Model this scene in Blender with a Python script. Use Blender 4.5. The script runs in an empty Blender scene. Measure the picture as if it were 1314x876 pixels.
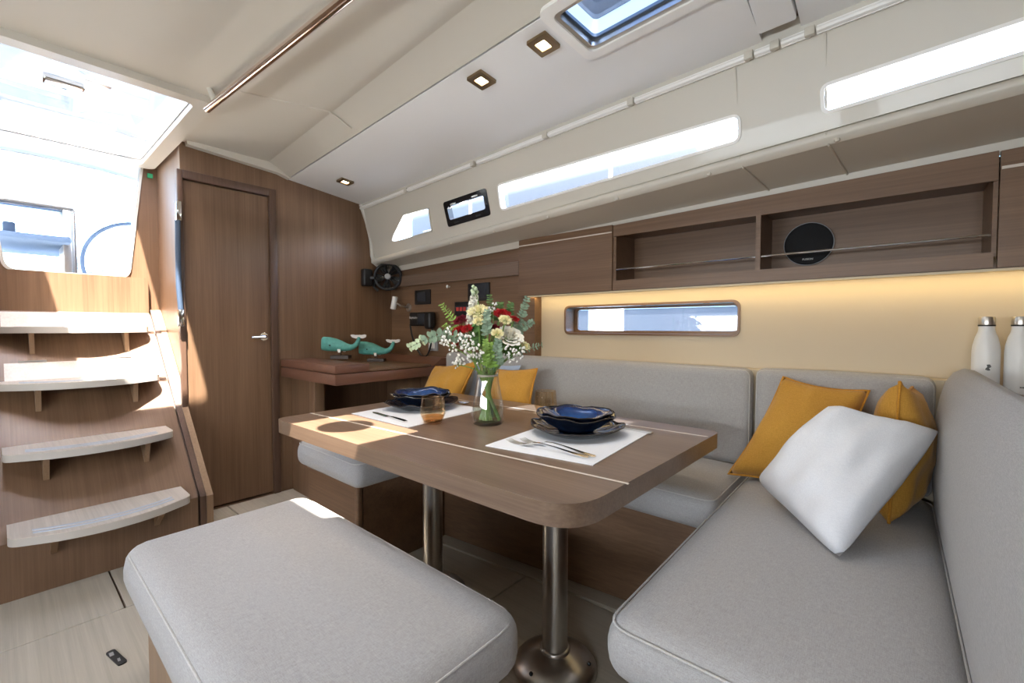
import bpy, bmesh, math, random
from mathutils import Vector as V, Matrix, noise
from mathutils.geometry import tessellate_polygon
R = math.radians
random.seed(7)
scene = bpy.context.scene
col = scene.collection

# ------------------------------------------------------------------ camera
cd = bpy.data.cameras.new('camera'); cam = bpy.data.objects.new('camera', cd); col.objects.link(cam)
cd.sensor_width = 36; cd.sensor_fit = 'HORIZONTAL'; cd.lens = 568 / 1314 * 36
cd.clip_start = .02; cd.clip_end = 500
cam.location = (0, 0, 1.0); cam.rotation_euler = (R(90 - 1.9), 0, R(40.8))
scene.camera = cam
# ------------------------------------------------------------------ world, sun, exposure
w = bpy.data.worlds.new('world'); scene.world = w; w.use_nodes = True
nt = w.node_tree; bg = nt.nodes['Background']
sky = nt.nodes.new('ShaderNodeTexSky'); sky.sky_type = 'NISHITA'; sky.sun_disc = False
sky.sun_elevation = R(67.4); sky.sun_rotation = R(118.7); sky.air_density = 1.0; sky.dust_density = 3.0
nt.links.new(sky.outputs[0], bg.inputs[0]); bg.inputs[1].default_value = 1.5
SUN = V((-.365, .20, -1)).normalized()
sd = bpy.data.lights.new('sun_offscreen', 'SUN'); sd.energy = 35; sd.angle = R(.6); sd.color = (1, .95, .87)
so = bpy.data.objects.new('sun_offscreen', sd); col.objects.link(so); so.rotation_euler = SUN.to_track_quat('-Z', 'Y').to_euler(); so.location = (0, 0, 6)
def area(name, loc, direction, sx, sy, power, color=(1, 1, 1)):
    d = bpy.data.lights.new(name, 'AREA'); d.shape = 'RECTANGLE'; d.size = sx; d.size_y = sy; d.energy = power; d.color = color
    o = bpy.data.objects.new(name, d); col.objects.link(o); o.location = loc
    o.rotation_euler = V(direction).to_track_quat('-Z', 'Y').to_euler(); return o
# daylight in the openings themselves: the deck hatch that throws the sun patch on the table, and the port-side hull windows
area('hatch_middle_offscreen', (-.855, .4375, 1.984), (0, 0, -1), .44, .32, 3, (.86, .93, 1))
for x_ in (-1.3, .1): area('window_port_offscreen', (x_, -1.428, 1.04), (0, 1, 0), 1.16, .17, 10, (.95, .98, 1))
scene.view_settings.view_transform = 'Standard'; scene.view_settings.look = 'None'
scene.view_settings.gamma = 1; scene.view_settings.exposure = 0.82; scene.view_settings.use_curve_mapping = False

# ------------------------------------------------------------------ materials
M = {}
def nodes(name):
    m = bpy.data.materials.new(name); m.use_nodes = True; M[name] = m
    return m, m.node_tree, m.node_tree.nodes['Principled BSDF']
def plain(name, c, rough=.5, metal=0, spec=.5, coat=0, em=0, emc=None, bump=0, bscale=200, var=0):
    m, t, p = nodes(name)
    p.inputs['Base Color'].default_value = (*c, 1); p.inputs['Roughness'].default_value = rough
    p.inputs['Metallic'].default_value = metal; p.inputs['Specular IOR Level'].default_value = spec
    p.inputs['Coat Weight'].default_value = coat
    if em: p.inputs['Emission Color'].default_value = (*(emc or c), 1); p.inputs['Emission Strength'].default_value = em
    tc = t.nodes.new('ShaderNodeTexCoord'); n = t.nodes.new('ShaderNodeTexNoise')
    n.inputs['Scale'].default_value = bscale; n.inputs['Detail'].default_value = 3; t.links.new(tc.outputs['Object'], n.inputs['Vector'])
    if bump:
        b = t.nodes.new('ShaderNodeBump'); b.inputs['Strength'].default_value = bump; b.inputs['Distance'].default_value = .002
        t.links.new(n.outputs['Fac'], b.inputs['Height']); t.links.new(b.outputs[0], p.inputs['Normal'])
    if var:
        r = t.nodes.new('ShaderNodeValToRGB'); r.color_ramp.elements[0].position = .3; r.color_ramp.elements[1].position = .7
        r.color_ramp.elements[0].color = (*[x * (1 - var) for x in c], 1); r.color_ramp.elements[1].color = (*[min(1, x * (1 + var)) for x in c], 1)
        t.links.new(n.outputs['Fac'], r.inputs[0]); t.links.new(r.outputs[0], p.inputs['Base Color'])
    return m
TONE = .86    # veneer stain depth
def wood(name, dark, light, grain, rough=.42, fine=130, coat=.15, tilt=0):
    """veneer with grain along axis 0/1/2"""
    m, t, p = nodes(name); N = t.nodes.new; L = t.links.new
    tc0 = N('ShaderNodeTexCoord'); tc = N('ShaderNodeMapping'); tc.inputs['Rotation'].default_value = (0, tilt, 0); L(tc0.outputs['Object'], tc.inputs[0])
    mp = N('ShaderNodeMapping'); L(tc.outputs[0], mp.inputs[0])
    s = [fine] * 3; s[grain] = 2.2; mp.inputs['Scale'].default_value = s
    n1 = N('ShaderNodeTexNoise'); n1.inputs['Scale'].default_value = 1; n1.inputs['Detail'].default_value = 5; n1.inputs['Roughness'].default_value = .65; L(mp.outputs[0], n1.inputs[0])
    mp2 = N('ShaderNodeMapping'); L(tc.outputs[0], mp2.inputs[0]); s2 = [16] * 3; s2[grain] = .7; mp2.inputs['Scale'].default_value = s2
    n2 = N('ShaderNodeTexNoise'); n2.inputs['Scale'].default_value = 1; n2.inputs['Detail'].default_value = 3; L(mp2.outputs[0], n2.inputs[0])
    mx = N('ShaderNodeMix'); mx.data_type = 'FLOAT'; mx.inputs[0].default_value = .42; L(n1.outputs['Fac'], mx.inputs[2]); L(n2.outputs['Fac'], mx.inputs[3])
    r = N('ShaderNodeValToRGB'); e = r.color_ramp.elements; e[0].position = .34; e[1].position = .66; e[0].color = (dark[0] * TONE * 1.05, dark[1] * TONE, dark[2] * TONE * .88, 1); e[1].color = (light[0] * TONE * 1.05, light[1] * TONE, light[2] * TONE * .88, 1)
    L(mx.outputs[0], r.inputs[0]); L(r.outputs[0], p.inputs['Base Color'])
    b = N('ShaderNodeBump'); b.inputs['Strength'].default_value = .12; b.inputs['Distance'].default_value = .001; L(n1.outputs['Fac'], b.inputs['Height']); L(b.outputs[0], p.inputs['Normal'])
    p.inputs['Roughness'].default_value = rough; p.inputs['Coat Weight'].default_value = coat; p.inputs['Coat Roughness'].default_value = .3
    return m
def fabric(name, dark, light, scale=420, rough=.95, bump=.35):
    m, t, p = nodes(name); N = t.nodes.new; L = t.links.new
    tc = N('ShaderNodeTexCoord'); outs = []
    for sc in ((1, .12, 1), (.12, 1, 1), (1, 1, .12)):
        mp = N('ShaderNodeMapping'); mp.inputs['Scale'].default_value = [x * scale for x in sc]; L(tc.outputs['Object'], mp.inputs[0])
        n = N('ShaderNodeTexNoise'); n.inputs['Scale'].default_value = 1; n.inputs['Detail'].default_value = 2; L(mp.outputs[0], n.inputs[0]); outs.append(n)
    a = N('ShaderNodeMath'); a.operation = 'ADD'; L(outs[0].outputs['Fac'], a.inputs[0]); L(outs[1].outputs['Fac'], a.inputs[1])
    a2 = N('ShaderNodeMath'); a2.operation = 'ADD'; L(a.outputs[0], a2.inputs[0]); L(outs[2].outputs['Fac'], a2.inputs[1])
    dv = N('ShaderNodeMath'); dv.operation = 'DIVIDE'; L(a2.outputs[0], dv.inputs[0]); dv.inputs[1].default_value = 3
    r = N('ShaderNodeValToRGB'); e = r.color_ramp.elements; e[0].position = .38; e[1].position = .62; e[0].color = (*dark, 1); e[1].color = (*light, 1)
    L(dv.outputs[0], r.inputs[0]); L(r.outputs[0], p.inputs['Base Color'])
    b = N('ShaderNodeBump'); b.inputs['Strength'].default_value = bump; b.inputs['Distance'].default_value = .001; L(dv.outputs[0], b.inputs['Height']); L(b.outputs[0], p.inputs['Normal'])
    p.inputs['Roughness'].default_value = rough; p.inputs['Specular IOR Level'].default_value = .15
    p.inputs['Sheen Weight'].default_value = .15
    return m
def clear(name, tint=(1, 1, 1), gloss=.08, rough=.02):
    """thin pane: lets light straight through, mirrors a little"""
    m = bpy.data.materials.new(name); m.use_nodes = True; M[name] = m; t = m.node_tree
    t.nodes.remove(t.nodes['Principled BSDF']); out = t.nodes['Material Output']
    a = t.nodes.new('ShaderNodeBsdfTransparent'); a.inputs[0].default_value = (*tint, 1)
    g = t.nodes.new('ShaderNodeBsdfGlossy'); g.inputs['Roughness'].default_value = rough
    lw = t.nodes.new('ShaderNodeLayerWeight'); lw.inputs[0].default_value = .5
    pw = t.nodes.new('ShaderNodeMath'); pw.operation = 'POWER'; pw.inputs[1].default_value = 4; t.links.new(lw.outputs['Facing'], pw.inputs[0])
    f = t.nodes.new('ShaderNodeMath'); f.operation = 'MULTIPLY_ADD'; f.inputs[1].default_value = .55; f.inputs[2].default_value = gloss * .5; t.links.new(pw.outputs[0], f.inputs[0])
    x = t.nodes.new('ShaderNodeMixShader'); t.links.new(f.outputs[0], x.inputs[0]); t.links.new(a.outputs[0], x.inputs[1]); t.links.new(g.outputs[0], x.inputs[2])
    t.links.new(x.outputs[0], out.inputs[0]); return m
def dielectric(name, c=(1, 1, 1), ior=1.45, rough=0.0):
    m, t, p = nodes(name); p.inputs['Base Color'].default_value = (*c, 1); p.inputs['Transmission Weight'].default_value = 1
    p.inputs['IOR'].default_value = ior; p.inputs['Roughness'].default_value = rough; return m

wood('wood_bulkhead', (.150, .084, .050), (.245, .148, .092), 2)
wood('wood_stair', (.150, .084, .050), (.245, .148, .092), 2, tilt=R(46.5))
wood('wood_long', (.150, .084, .050), (.245, .148, .092), 0)
wood('wood_trans', (.150, .084, .050), (.245, .148, .092), 1)
wood('wood_frame', (.088, .048, .034), (.140, .080, .056), 2)
wood('wood_table', (.155, .098, .070), (.255, .178, .135), 0, .36, 150, .25)
wood('wood_desk', (.150, .066, .044), (.220, .104, .072), 1)
wood('wood_base', (.150, .084, .050), (.245, .148, .092), 0)
wood('wood_base_light', (.235, .150, .092), (.345, .228, .148), 2)
wood('floor_oak', (.42, .395, .36), (.565, .535, .50), 0, .5, 110)
wood('tread_top', (.55, .51, .50), (.74, .70, .69), 0, .4)
plain('inlay', (.72, .64, .55), .4)
plain('gelcoat', (.62, .58, .50), .38, coat=.1)
plain('headliner', (.62, .58, .50), .62, bump=.05, bscale=500)
plain('headliner_bright', (.84, .835, .82), .6, bump=.05, bscale=500)
plain('coaming_blue', (.50, .58, .70), .35)
plain('track_white', (.90, .88, .84), .4)
plain('wall_beige', (.56, .475, .35), .6, bump=.05, bscale=600)
plain('steel', (.58, .55, .51), .30, 1)
plain('chrome', (.82, .82, .82), .10, 1)
plain('copper_rail', (.80, .68, .60), .14, 1)
plain('cutlery_steel', (.78, .78, .78), .12, 1)
plain('black_plastic', (.012, .012, .013), .42)
plain('black_gloss', (.006, .006, .008), .12)
plain('black_mesh', (.010, .010, .012), .8, bump=.5, bscale=900)
plain('grey_plastic', (.30, .30, .31), .45)
plain('white_plastic', (.82, .82, .80), .4)
plain('white_paint', (.86, .86, .84), .5)
plain('leather_blue', (.06, .09, .14), .5)
plain('bottle_white', (.80, .80, .79), .35)
plain('paper_mat', (.80, .81, .83), .8, bump=.1, bscale=700)
plain('led_glow', (1, .78, .42), .5, em=5, emc=(1, .74, .36))
plain('led_profile', (.78, .66, .44), .4)
plain('spot_glow', (1, .85, .6), .5, em=9, emc=(1, .80, .50))
plain('spot_brass', (.30, .22, .13), .3, 1)
plain('screen', (.03, .035, .045), .15)
plain('green_sign', (.03, .36, .16), .5)
plain('whale_teal', (.10, .36, .31), .55, var=.18, bscale=40)
plain('whale_white', (.75, .72, .68), .6)
plain('whale_base', (.05, .030, .022), .5)
plain('grip', (.50, .55, .62), .35)
plain('tread_edge', (.50, .46, .41), .45)
plain('deck_white', (.82, .82, .80), .5)
plain('canvas_grey', (.20, .21, .225), .9)
plain('cushion_blue', (.13, .18, .25), .9)
plain('boat_blue', (.20, .27, .36), .4)
plain('hull_grey', (.070, .076, .086), .4)
plain('cabin_slate', (.030, .036, .044), .5)
plain('red_ink', (.55, .05, .04), .5)
plain('cord_black', (.012, .012, .012), .5)
fabric('linen', (.312, .298, .288), (.440, .425, .412), 800)
fabric('linen_seam', (.42, .40, .38), (.56, .54, .52), 800)
fabric('mustard', (.42, .205, .032), (.56, .295, .055), 600, bump=.2)
fabric('mustard_piping', (.42, .18, .018), (.58, .28, .04), 600, bump=.2)
fabric('cotton_white', (.66, .66, .69), (.76, .76, .78), 700, bump=.15)
fabric('cotton_blue', (.30, .38, .52), (.42, .50, .64), 700, bump=.15)
clear('pane'); clear('acrylic', (.97, .98, 1.0)); clear('acrylic_smoke', (.40, .46, .54), .2); clear('acrylic_tint', (.72, .71, .70)); clear('pane_blue', (.84, .88, .94)); clear('thin_glass', (.985, .99, .985), .16); clear('amber_glass', (.98, .905, .79), .16)
clear('water', (.93, .97, .90)); clear('amber_liquid', (.96, .72, .45))
# dark glazed stoneware with a blue reactive glaze in the middle
def stoneware():
    m, t, p = nodes('stoneware'); N = t.nodes.new; L = t.links.new
    tc = N('ShaderNodeTexCoord'); sx = N('ShaderNodeSeparateXYZ'); L(tc.outputs['Object'], sx.inputs[0])
    ln = N('ShaderNodeVectorMath'); ln.operation = 'LENGTH'; mp = N('ShaderNodeMapping'); mp.inputs['Scale'].default_value = (1, 1, 0); L(tc.outputs['Object'], mp.inputs[0]); L(mp.outputs[0], ln.inputs[0])
    n = N('ShaderNodeTexNoise'); n.inputs['Scale'].default_value = 26; n.inputs['Detail'].default_value = 4; L(tc.outputs['Object'], n.inputs[0])
    a = N('ShaderNodeMath'); a.operation = 'MULTIPLY_ADD'; L(n.outputs['Fac'], a.inputs[0]); a.inputs[1].default_value = .05; L(ln.outputs['Value'], a.inputs[2])
    r = N('ShaderNodeValToRGB'); cr = r.color_ramp; cr.elements[0].position = .06; cr.elements[0].color = (.022, .115, .36, 1)
    cr.elements[1].position = .165; cr.elements[1].color = (.010, .008, .008, 1)
    e = cr.elements.new(.105); e.color = (.008, .040, .15, 1); e = cr.elements.new(.14); e.color = (.006, .012, .035, 1)
    L(a.outputs[0], r.inputs[0]); ge = N('ShaderNodeNewGeometry'); sn = N('ShaderNodeSeparateXYZ'); L(ge.outputs['Normal'], sn.inputs[0]); mr = N('ShaderNodeMapRange'); mr.inputs[1].default_value = -.05; mr.inputs[2].default_value = .15; L(sn.outputs['Z'], mr.inputs[0])
    mxx = N('ShaderNodeMix'); mxx.data_type = 'RGBA'; mxx.inputs[6].default_value = (.009, .012, .022, 1); L(mr.outputs[0], mxx.inputs[0]); L(r.outputs[0], mxx.inputs[7]); L(mxx.outputs[2], p.inputs['Base Color']); p.inputs['Roughness'].default_value = .10; p.inputs['Coat Weight'].default_value = .4
stoneware()
plain('petal_white', (.82, .80, .70), .7); plain('petal_cream', (.84, .78, .46), .7); plain('petal_red', (.50, .012, .018), .7)
plain('petal_crimson', (.20, .006, .022), .7); plain('leaf_green', (.075, .17, .035), .6, var=.3, bscale=60)
plain('leaf_bright', (.20, .34, .06), .6, var=.25, bscale=60); plain('leaf_eucalyptus', (.20, .29, .20), .65, var=.2, bscale=60)
plain('leaf_pale', (.45, .55, .36), .65); plain('stem_green', (.17, .30, .07), .45)
plain('blossom_white', (.86, .85, .82), .7)

# ------------------------------------------------------------------ builders
ORG = {}
class B:
    def __init__(s): s.v = []; s.f = []
    def add(s, vs, fs):
        k = len(s.v); s.v += [V(p) for p in vs]; s.f += [tuple(i + k for i in f) for f in fs]; return s
    def box(s, lo, hi, bev=0, seg=2):
        lo = V(lo); hi = V(hi); bm = bmesh.new(); bmesh.ops.create_cube(bm, size=1)
        for q in bm.verts: q.co = V(((lo.x + hi.x) / 2 + q.co.x * (hi.x - lo.x), (lo.y + hi.y) / 2 + q.co.y * (hi.y - lo.y), (lo.z + hi.z) / 2 + q.co.z * (hi.z - lo.z)))
        if bev: bmesh.ops.bevel(bm, geom=bm.edges[:] + bm.verts[:], offset=bev, segments=seg, affect='EDGES', profile=.5)
        return s.frombm(bm)
    def frombm(s, bm):
        bm.verts.index_update(); s.add([q.co.copy() for q in bm.verts], [[q.index for q in f.verts] for f in bm.faces]); bm.free(); return s
    def hexa(s, p):   # 8 points: bottom quad then top quad
        return s.add(p, [(3, 2, 1, 0), (4, 5, 6, 7), (0, 1, 5, 4), (1, 2, 6, 5), (2, 3, 7, 6), (3, 0, 4, 7)])
    def tube(s, pts, r, n=10, cap=True, closed=False):
        pts = [V(p) for p in pts]; m = len(pts); rs = r if isinstance(r, (list, tuple)) else [r] * m
        ref = None; rings = []
        for i, p in enumerate(pts):
            if closed: t = pts[(i + 1) % m] - pts[i - 1]
            else: t = pts[min(i + 1, m - 1)] - pts[max(i - 1, 0)]
            t.normalize()
            if ref is None: ref = t.orthogonal().normalized()
            ref = (ref - t * ref.dot(t)); ref = ref.normalized() if ref.length > 1e-6 else t.orthogonal().normalized()
            bn = t.cross(ref); rings.append([p + (ref * math.cos(a) + bn * math.sin(a)) * rs[i] for a in [2 * math.pi * k / n for k in range(n)]])
        vs = [q for g in rings for q in g]; fs = []
        for i in range(m if closed else m - 1):
            j = (i + 1) % m
            for k in range(n): fs.append((i * n + k, i * n + (k + 1) % n, j * n + (k + 1) % n, j * n + k))
        if cap and not closed: fs += [tuple(range(n - 1, -1, -1)), tuple((m - 1) * n + k for k in range(n))]
        return s.add(vs, fs)
    def lathe(s, prof, c=(0, 0, 0), n=28, wob=None, cap0=True, cap1=True, axis=None):
        c = V(c); q = V((0, 0, 1)).rotation_difference(V(axis)) if axis is not None else None; vs = []
        for (r, z) in prof:
            for k in range(n):
                a = 2 * math.pi * k / n; rr, zz = r, z
                if wob: rr, zz = wob(r, z, a)
                p = V((rr * math.cos(a), rr * math.sin(a), zz)); vs.append(c + (q @ p if q else p))
        fs = []; m = len(prof)
        for i in range(m - 1):
            for k in range(n): fs.append((i * n + k, i * n + (k + 1) % n, (i + 1) * n + (k + 1) % n, (i + 1) * n + k))
        if cap0: fs.append(tuple(range(n - 1, -1, -1)))
        if cap1: fs.append(tuple((m - 1) * n + k for k in range(n)))
        return s.add(vs, fs)
    def plate(s, outer, holes, o, u, v, t):
        """flat sheet with holes: 2-D loops in axes u,v from o, thickness vector t"""
        o, u, v, t = V(o), V(u), V(v), V(t); loops = [outer] + list(holes)
        P2 = [V((a, b, 0)) for l in loops for a, b in l]; tr = tessellate_polygon([[V((a, b, 0)) for a, b in l] for l in loops])
        n = len(P2); vs = [o + u * p.x + v * p.y for p in P2]; vs += [q + t for q in vs]
        fs = [tuple(x) for x in tr] + [tuple(i + n for i in reversed(x)) for x in tr]; k = 0
        for l in loops:
            m = len(l); fs += [(k + i, k + (i + 1) % m, n + k + (i + 1) % m, n + k + i) for i in range(m)]; k += m
        s.add(vs, fs); return s
    def grid(s, fn, nu, nv):
        vs = [fn(i / nu, j / nv) for i in range(nu + 1) for j in range(nv + 1)]
        fs = [(i * (nv + 1) + j, (i + 1) * (nv + 1) + j, (i + 1) * (nv + 1) + j + 1, i * (nv + 1) + j + 1) for i in range(nu) for j in range(nv)]
        return s.add(vs, fs)
    def ball(s, c, r, n=8, m=5, sc=(1, 1, 1)):
        c = V(c); vs = [c + V((0, 0, -r * sc[2]))]
        for i in range(1, m):
            th = math.pi * i / m
            for k in range(n): a = 2 * math.pi * k / n; vs.append(c + V((r * sc[0] * math.sin(th) * math.cos(a), r * sc[1] * math.sin(th) * math.sin(a), -r * sc[2] * math.cos(th))))
        vs.append(c + V((0, 0, r * sc[2]))); fs = [(0, 1 + (k + 1) % n, 1 + k) for k in range(n)]
        for i in range(m - 2):
            for k in range(n): fs.append((1 + i * n + k, 1 + i * n + (k + 1) % n, 1 + (i + 1) * n + (k + 1) % n, 1 + (i + 1) * n + k))
        e = len(vs) - 1; b = 1 + (m - 2) * n; fs += [(e, b + k, b + (k + 1) % n) for k in range(n)]
        return s.add(vs, fs)
    def cushion(s, lo, hi, r, puff=.012, n=14, front=0):
        lo, hi = V(lo), V(hi); c = (lo + hi) / 2; h = (hi - lo) / 2; bm = bmesh.new()
        def samp(a): # samples of a half extent
            r_ = min(r, a * .98); e = [r_ * (1 - math.cos(x)) for x in (0, .35, .7, 1.1, 1.57)]
            left = [-a + x for x in e]; inner = [(-a + r_) + (2 * (a - r_)) * i / n for i in range(1, n)]
            return left + inner + [-x for x in reversed(left)]
        S = [samp(h.x), samp(h.y), samp(h.z)]; inn = [max(0, h[i] - min(r, h[i] * .98)) for i in range(3)]; key = {}
        def vert(p):
            q = V([max(-inn[i], min(inn[i], p[i])) for i in range(3)]); d = p - q
            rr = [min(r, h[i] * .98) for i in range(3)]
            d2 = V([d[i] / rr[i] for i in range(3)]); d2 = d2.normalized() if d2.length > 1e-9 else d2
            f = q + V([d2[i] * rr[i] for i in range(3)])
            gx = max(0, 1 - (f.x / h.x) ** 2); gy = max(0, 1 - (f.y / h.y) ** 2); gz = max(0, 1 - (f.z / h.z) ** 2)
            f.z += puff * (gx * gy) ** .6 * (1 if f.z > 0 else -.2) * abs(f.z / h.z)
            if front: f.y += front * (gx * gz) ** .6 * (f.y / h.y)
            k = tuple(round(x, 5) for x in f)
            if k not in key: key[k] = bm.verts.new(c + f)
            return key[k]
        for ax in range(3):
            a, b = [i for i in range(3) if i != ax]
            for sg in (-1, 1):
                for i in range(len(S[a]) - 1):
                    for j in range(len(S[b]) - 1):
                        q = []
                        for (x, y) in ((i, j), (i + 1, j), (i + 1, j + 1), (i, j + 1)):
                            p = V((0, 0, 0)); p[ax] = sg * h[ax]; p[a] = S[a][x]; p[b] = S[b][y]; q.append(vert(p))
                        u = []
                        for y in q:
                            if y not in u: u.append(y)
                        if len(u) > 2:
                            try: bm.faces.new(u)
                            except ValueError: pass
        bmesh.ops.recalc_face_normals(bm, faces=bm.faces[:]); return s.frombm(bm)
    def build(s, name, mat, parent=None, smooth=35, recalc=True, local=False, origin=None, kind=None):
        me = bpy.data.meshes.new(name)
        if parent is not None: o0 = V((0, 0, 0)) if local else ORG[parent]
        elif origin is not None: o0 = V(origin)
        elif local: o0 = V((0, 0, 0))
        else:
            xs = [p.x for p in s.v]; ys = [p.y for p in s.v]; o0 = V(((min(xs) + max(xs)) / 2, (min(ys) + max(ys)) / 2, min(p.z for p in s.v)))
        me.from_pydata([p - o0 for p in s.v], [], s.f); me.update()
        if recalc:
            bm = bmesh.new(); bm.from_mesh(me); bmesh.ops.remove_doubles(bm, verts=bm.verts[:], dist=1e-6); bmesh.ops.recalc_face_normals(bm, faces=bm.faces[:]); bm.to_mesh(me); bm.free()
        if smooth is not None:
            me.polygons.foreach_set('use_smooth', [True] * len(me.polygons)); me.set_sharp_from_angle(angle=R(smooth))
        me.materials.append(M[mat]); o = bpy.data.objects.new(name, me); col.objects.link(o)
        if parent is not None: o.parent = parent; ORG[o] = ORG[parent]
        else: o.location = o0; ORG[o] = o0
        if kind: o['kind'] = kind
        return o
def tag(o, label, cat, group=None):
    o['label'] = label; o['category'] = cat
    if group: o['group'] = group
    return o
def thing(name, label, cat, loc=(0, 0, 0), group=None, rot=(0, 0, 0)):
    o = bpy.data.objects.new(name, None); col.objects.link(o); o.location = loc; o.rotation_euler = rot; o.empty_display_size = .05
    ORG[o] = V(loc); return tag(o, label, cat, group)
def struct(o, label=None):
    o['kind'] = 'structure'
    if label: o['label'] = label
    return o
def sempty(name, loc, label=None):
    o = bpy.data.objects.new(name, None); col.objects.link(o); o.location = loc; ORG[o] = V(loc); return struct(o, label)
def copy_thing(root, loc, rot=None, label=None, group=None):
    r = root.copy(); col.objects.link(r); r.location = loc; ORG[r] = V(loc)
    if rot is not None: r.rotation_euler = rot
    if label: r['label'] = label
    if group: r['group'] = group
    for ch in list(root.children):
        c = ch.copy(); col.objects.link(c); c.parent = r
        for g in list(ch.children): d = g.copy(); col.objects.link(d); d.parent = c
    return r
def rrect(x0, y0, x1, y1, r, n=6):
    return roundpoly([(x0, y0), (x1, y0), (x1, y1), (x0, y1)], r, n)
def roundpoly(pts, r, n=6):
    out = []; m = len(pts); rr = r if isinstance(r, (list, tuple)) else [r] * m
    for i in range(m):
        p = V((*pts[i], 0)); a = V((*pts[i - 1], 0)) - p; b = V((*pts[(i + 1) % m], 0)) - p
        la, lb = a.length, b.length; a.normalize(); b.normalize(); ang = a.angle(b); d = min(rr[i] / math.tan(ang / 2), la * .49, lb * .49)
        if d < 1e-6: out.append((p.x, p.y)); continue
        p0, p1 = p + a * d, p + b * d
        for k in range(n + 1):
            t = k / n; q = p0 * (1 - t) ** 2 + p * 2 * t * (1 - t) + p1 * t * t; out.append((q.x, q.y))
    return out
def text_mesh(s, size):
    c = bpy.data.curves.new('lettering', 'FONT'); c.body = s; c.size = size; c.align_x = 'CENTER'; c.align_y = 'CENTER'; c.resolution_u = 2
    t = bpy.data.objects.new('lettering', c); col.objects.link(t); dg = bpy.context.evaluated_depsgraph_get(); me = bpy.data.meshes.new_from_object(t.evaluated_get(dg))
    vs = [v.co.copy() for v in me.vertices]; fs = [tuple(p.vertices) for p in me.polygons]
    bpy.data.objects.remove(t); bpy.data.curves.remove(c); bpy.data.meshes.remove(me); return vs, fs
def lettering(s, size, o, u, v, mat, parent):
    vs, fs = text_mesh(s, size); o, u, v = V(o), V(u), V(v)
    return B().add([o + u * p.x + v * p.y for p in vs], fs).build('lettering', mat, parent, smooth=None, recalc=False)
CAMR = V((math.cos(R(40.8)), math.sin(R(40.8)), 0)); CAMF = V((-math.sin(R(40.8)), math.cos(R(40.8)), 0))

# ================================================================== the setting
XB = -2.8                       # aft bulkhead
# floor: dark bearer sheet with sole panels on it
floor = struct(B().box((-3.4, -1.45, -.05), (1.65, 2.05, -.012)).build('floor', 'wood_frame'))
g = .003
def panel(x0, y0, x1, y1): return B().box((x0 + g, y0 + g, -.012), (x1 - g, y1 - g, 0), .0015, 1).build('floor_panel', 'floor_oak', floor)
rows = [(-2.8, -2.055, (-1.4, -.42, .27, .81, 2.0)), (-2.055, -1.10, (-1.4, -.5, .42, 1.38, 2.0)), (-1.10, -.25, (-1.4, -.5, .30, 1.38, 2.0)), (-.25, 1.6, (-1.4, -.5, .30, 1.0, 2.0))]
for x0, x1, ys in rows:
    for a, b in zip(ys, ys[1:]):
        p = panel(x0, a, x1, b)
        if x0 == -2.055 and a == -.5: lp = p
lat = B().plate(rrect(-.05, -.011, .05, .011, .009), [], (-1.758, .207, .0), (.98, .18, 0), (-.18, .98, 0), (0, 0, .004)).build('floor_latch', 'black_plastic', lp)
B().box((-1.793, .194, .0035), (-1.772, .204, .0046)).box((-1.745, .207, .0035), (-1.728, .213, .0046)).build('latch_mark', 'grey_plastic', lat)
struct(B().plate([(-1.60, 1.30), (-.30, 1.437), (-.30, 1.52), (-1.60, 1.40)], [], (0, 0, .0), (1, 0, 0), (0, 1, 0), (0, 0, .008)).build('trim_1', 'floor_oak'), 'pale wooden floor strip along the foot of the settee')

# aft bulkhead with the door opening
DY0, DY1, DZ = .665, 1.055, 1.766
outer = [(.628, 0), (1.93, 0), (1.93, 1.97), (.628, 1.97)]
struct(B().plate(outer, [[(DY0 - .03, .001), (DY1 + .005, .001), (DY1 + .005, DZ + .005), (DY0 - .03, DZ + .005)]], (XB, 0, 0), (0, 1, 0), (0, 0, 1), (-.04, 0, 0)).build('wall_aft', 'wood_bulkhead'))
door = sempty('door_1', (XB, .84, 0), 'brown wooden cabin door with chrome lever handle')
B().box((XB - .035, DY0 - .028, .012), (XB - .008, DY1, DZ - .004), .002, 1).build('door_leaf', 'wood_bulkhead', door)
B().box((XB - .03, DY1, 0), (XB + .012, DY1 + .038, DZ + .044), .003).build('door_jamb', 'wood_frame', door)
B().box((XB - .03, DY0 - .028, DZ), (XB + .0115, DY1, DZ + .0435), .003).build('door_head', 'wood_frame', door)
B().box((XB - .03, DY0 - .052, 0), (XB + .008, DY0 - .028, DZ + .044), .003).build('door_jamb', 'wood_frame', door)
hd = B().lathe([(.0, 0), (.024, 0), (.024, .008), (.020, .011), (0, .011)], (XB - .008, 1.018, .942), 24, axis=(1, 0, 0), cap0=False, cap1=False).build('handle_rose', 'chrome', door)
B().tube([(XB, 1.018, .942), (XB + .03, 1.018, .942), (XB + .042, 1.005, .942), (XB + .044, .935, .940)], [.010, .010, .010, .008], 10).build('lever', 'chrome', hd)
struct(B().box((-2.90, .655, -.02), (-2.86, 2.0, 2.0)).build('wall_aft_backing', 'wood_frame'))
# white moulding on top of the bulkhead
struct(B().plate([(.645, 1.985), (.655, 1.935), (1.10, 1.905), (1.165, 1.887), (1.165, 1.90), (1.06, 1.955), (1.05, 1.985)], [], (XB - .01, 0, 0), (0, 1, 0), (0, 0, 1), (.05, 0, 0)).build('trim_2', 'gelcoat'), 'white moulding between the bulkhead and the headliner')

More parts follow.
